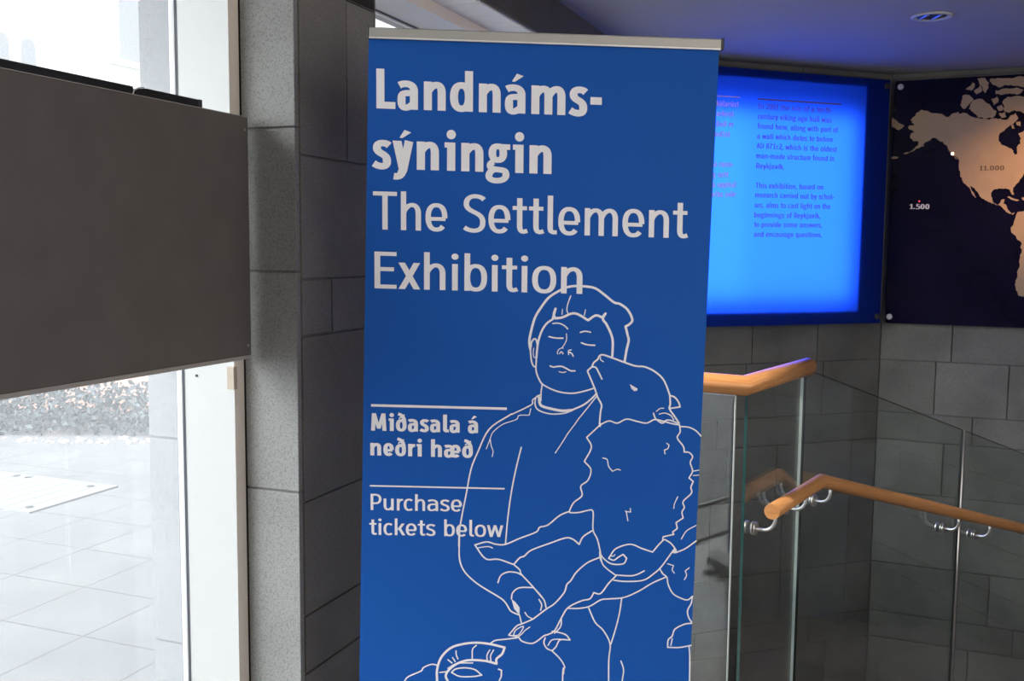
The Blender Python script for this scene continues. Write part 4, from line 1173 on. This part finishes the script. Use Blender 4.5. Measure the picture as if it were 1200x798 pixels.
pane('glass_panel', 'sloping glass guard panel beyond the slim steel post', P2, SD, SN, [(1.412, gt(1.412) - 1.55), (2.62, gt(2.62) - 1.55), (2.62, gt(2.62)), (1.412, gt(1.412))], (M_EDGE_G, M_EDGE_D, M_EDGE_D, M_EDGE_D))
# slim post at the joint of the sloping panes
pt_ = thing('guard_post', 'slim upright steel post between the two sloping glass panels', 'post', P2 + SD * 1.397 + Z * (gt(1.397) - 1.6))
bm = bmesh.new()
tube(bm, [P2 + SD * 1.397 + Z * (gt(1.397) - 1.6), P2 + SD * 1.397 + Z * gt(1.397)], 0.0095, 14)
part('post_tube', bm, M_STEEL, pt_)
bm = bmesh.new(); disc(bm, P2 + SD * 1.397 + Z * gt(1.397), Z, 0.0095, 0.004, 14, 0.002); part('post_cap', bm, M_STEEL, pt_)

# timber top rail of the level guard (mitred corner)
gr = thing('guard_rail', 'round oak top rail on the glass guard, bent at the stair corner', 'handrail', P1 + Z * 1.0145)
RR = 0.034
mit = (GD * -1 + E1).normalized()
def rail_piece(path):
    bm = bmesh.new(); tube(bm, path, RR, 22); return bm
# share the mitre plane at P1
def mitred(pathA, corner, pathC, r, seg, root, names, mats):
    full = [pathA, corner, pathC]
    bm = bmesh.new(); tube(bm, full, r, seg, caps=True)
    return bm
bm = bmesh.new()
tube(bm, [P1 + GD * 1.16 + Z * 1.05, P1 + GD * 0.6 + Z * 1.05, P1 + Z * 1.05, P1 + E1 * 0.3 + Z * 1.05, P1 + E1 * 0.665 + Z * 1.05], RR, 24)
part('rail', bm, M_WOOD, gr)

# timber handrail on the stair side of the glass, level then sloping
def hz_(s): return 0.637 - 0.283 * s
OFF = 0.085
HR = 0.0265
ha = P1 + E2 * OFF + E1 * 0.065 + Z * 0.6255
hc = P2 + (E2 + SN).normalized() * (OFF * 1.01) + Z * 0.6265
hd = P2 + SN * OFF + SD * 2.62 + Z * hz_(2.62)
hr = thing('stair_handrail', 'round oak handrail bracketed to the glass and running down the stair', 'handrail', V((ha.x, ha.y, hz_(2.62))))
bm = bmesh.new()
tube(bm, [ha, ha.lerp(hc, .5), hc, hc.lerp(hd, .35), hc.lerp(hd, .7), hd], HR, 24)
part('rail', bm, M_WOOD, hr)
def bracket(O, d, n, s, z, zr):
    c = O + d * s + Z * z + n * 0.0050
    top = O + d * s + n * OFF + Z * (zr - HR + .004)
    r = 0.042
    path = [c + n * 0.008, c + n * (OFF - 0.0050 - r)]
    cc = c + n * (OFF - 0.0050 - r) + Z * r
    for k in range(1, 9):
        an = math.radians(-90 + 90 * k / 8)
        path.append(cc + n * (math.cos(an) * r) + Z * (math.sin(an) * r))
    path.append(top)
    bm = bmesh.new(); tube(bm, path, 0.0062, 12)
    b = part('bracket', bm, M_STEEL, hr)
    bm = bmesh.new(); disc(bm, c + n * 0.0095, n, 0.0235, 0.006, 26, 0.0015); disc(bm, c + n * 0.0001, n, 0.0235, 0.006, 26, 0.0015); disc(bm, c - n * 0.0225, n, 0.0235, 0.007, 26, 0.0015)
    part('clamp_disc', bm, M_STEEL, b)
    bm = bmesh.new(); disc(bm, c + n * 0.006, n, 0.019, 0.0036, 20); part('rubber_washer', bm, M_STEELDK, b)
bracket(P1, E1, E2, 0.103, 0.548, 0.6255)
bracket(P1, E1, E2, 0.430, 0.548, 0.6255)
for s in (0.080, 1.205, 1.548, 2.45):
    bracket(P2, SD, SN, s, hz_(s) - 0.088, hz_(s))

# ================================================================== LIT BLUE PANEL
bp = thing('information_panel', 'glowing blue backlit panel with Icelandic and English text on the stone wall', 'sign', Q0 + LD * 1.0 + LN * 0.05 + Z * 1.013)
PL0, PL1, PZ0, PZ1 = 0.098, 2.00, 1.013, 2.600
bm = bmesh.new()
obox(bm, Q0, LD, LN, Z, (PL0, .090, PZ0), (PL1, .100, PZ1))
sheet2 = part('panel_sheet', bm, M_PANEL, bp)
bm = bmesh.new()
B0, B1, C0, C1 = 0.285, 1.90, 1.095, 2.545
for lo, hi in (((B0 - .012, .002, C0), (B0, 0.0897, C1)), ((B1, .002, C0), (B1 + .012, 0.0897, C1)), ((B0 - .012, .002, C0 - .012), (B1 + .012, 0.0897, C0)), ((B0 - .012, .002, C1), (B1 + .012, 0.0897, C1 + .012))):
    obox(bm, Q0, LD, LN, Z, lo, hi)
obox(bm, Q0, LD, LN, Z, (B0, .002, C0), (B1, .008, C1))
part('light_box', bm, M_LBOX, bp)
def lplane(off): return lambda u, z, h=0.0: Q0 + LD * (u / 1000.0) + LN * (off + h) + Z * (z / 1000.0)
for LINES, rule, bold, wt, nm, m, hw in ((PANEL_TEXT, PANEL_RULES[0], False, (0.155, 0.13), 'english_text', M_TXTDARK, 4), (PANEL_LEFT, PANEL_RULES[1], True, (0.19, 0.14), 'icelandic_text', M_TXTPINK, 3)):
    for t, A_, B_ in LINES:
        for bm in put_text(t, bold, A_, B_, 34.0, lplane(0.1008), wt):
            face_towards(bm, LN)
            part(nm, bm, m, sheet2)
    A_, B_ = rule
    pl = lplane(0.1008)
    bm = bmesh.new()
    bm.faces.new([bm.verts.new(pl(*p)) for p in ((A_[0], A_[1] - hw), (B_[0], B_[1] - hw), (B_[0], B_[1] + hw), (A_[0], A_[1] + hw))])
    face_towards(bm, LN)
    part('ruled_line', bm, m, sheet2)
def standoff(root, O, n, u, d, z, off, mat=M_STEEL):
    bm = bmesh.new(); disc(bm, O + d * u + Z * z + n * (off + .0002), n, 0.020, 0.012, 20, 0.003)
    disc(bm, O + d * u + Z * z + n * 0.001, n, 0.009, off - .012, 12)
    part('standoff_bolt', bm, mat, root)
for u, z in ((0.128, 2.559), (0.128, 1.058), (1.97, 2.559), (1.97, 1.058)): standoff(bp, Q0, LN, u, LD, z, 0.100, M_DARKBOLT)

# ================================================================== MAP PANEL
mp_ = thing('map_panel', 'dark navy glass panel with tan world map right of the blue panel', 'sign', Q0 + RD * 0.9 + RN * 0.03 + Z * 1.008)
bm = bmesh.new()
obox(bm, Q0, RD, RN, Z, (0.028, .040, 1.009), (1.95, .050, 2.606), bevel=0.001)
mpan = part('panel_sheet', bm, M_NAVY, mp_)
def rplane(off): return lambda u, z, h=0.0: Q0 + RD * (u / 1000.0) + RN * (off + h) + Z * (z / 1000.0)
def coast(pts, it=3, amp=0.15):
    for _ in range(it):
        out = []
        for i in range(len(pts)):
            a, b = pts[i], pts[(i + 1) % len(pts)]
            dx, dy = b[0] - a[0], b[1] - a[1]
            k = RND.uniform(-amp, amp)
            out += [a, ((a[0] + b[0]) / 2 - dy * k, (a[1] + b[1]) / 2 + dx * k)]
        pts = out
    return pts
for n_, flat in enumerate(LAND):
    pts = [(flat[i], flat[i + 1]) for i in range(0, len(flat), 2)]
    if 2 <= n_ <= 9:      # the northern islands lie close together
        cx = sum(p[0] for p in pts) / len(pts); cy = sum(p[1] for p in pts) / len(pts)
        pts = [(cx + (p[0] - cx) * 1.12, cy + (p[1] - cy) * 1.12) for p in pts]
    bm = bmesh.new(); fill_poly(bm, coast(pts), rplane(0.0506)); face_towards(bm, RN)
    part('land_mass', bm, M_LAND, mpan)
for (t, A_, B_, T_), m in zip(MAP_NUMBERS, (M_MAPTXTD, M_MAPTXT)):
    for bm in put_text(t, True, A_, B_, abs(T_[1] - A_[1]), rplane(0.0512), (0.19, 0.13)):
        face_towards(bm, RN)
        part('number', bm, m, mpan)
for u, z, m, r, nm in ((391.9, 2122.9, M_LED, 0.0085, 'map_lamp'), (205.5, 1819.6, M_LEDRED, 0.0055, 'map_lamp')):
    bm = bmesh.new(); disc(bm, rplane(0.0508)(u, z), RN, r, 0.004, 14, 0.001); part(nm, bm, m, mpan)
for u, z in ((0.059, 2.566), (0.052, 1.052), (1.92, 2.566), (1.92, 1.052)): standoff(mp_, Q0, RN, u, RD, z, 0.050)

# ================================================================== CEILING DOWNLIGHT (off)
dc = V((2.074, 5.085, CEIL))
dl = thing('downlight', 'round recessed ceiling downlight, switched off, above the map', 'light', dc - Z * 0.012)
def annulus(bm, c, r0, r1, z0, z1, seg=40):
    pr = [(r1, z1), (r1, z0 + .003), (r1 - .006, z0), (r0 + .004, z0), (r0, z0 + .003), (r0, z1)]
    rings = [[bm.verts.new(c + V((math.cos(6.283185307 * k / seg) * r, math.sin(6.283185307 * k / seg) * r, z))) for k in range(seg)] for r, z in pr]
    for i in range(len(rings)):
        j = (i + 1) % len(rings)
        for k in range(seg): bm.faces.new((rings[i][k], rings[i][(k + 1) % seg], rings[j][(k + 1) % seg], rings[j][k]))
    bmesh.ops.recalc_face_normals(bm, faces=bm.faces)
bm = bmesh.new(); annulus(bm, dc, 0.072, 0.098, -0.010, -0.0005); part('trim_ring', bm, M_FRAME, dl, smooth=True)
bm = bmesh.new(); disc(bm, dc - Z * 0.003, Z, 0.0715, 0.002, 32); part('dark_well', bm, M_BLACK, dl)
for x in (-0.038, 0.026):
    bm = bmesh.new(); obox(bm, dc, V((1, 0, 0)), V((0, 1, 0)), Z, (x - .008, -.05, -.010), (x + .008, .05, -.0032), bevel=.002); part('lamp_holder', bm, M_STEEL, dl)
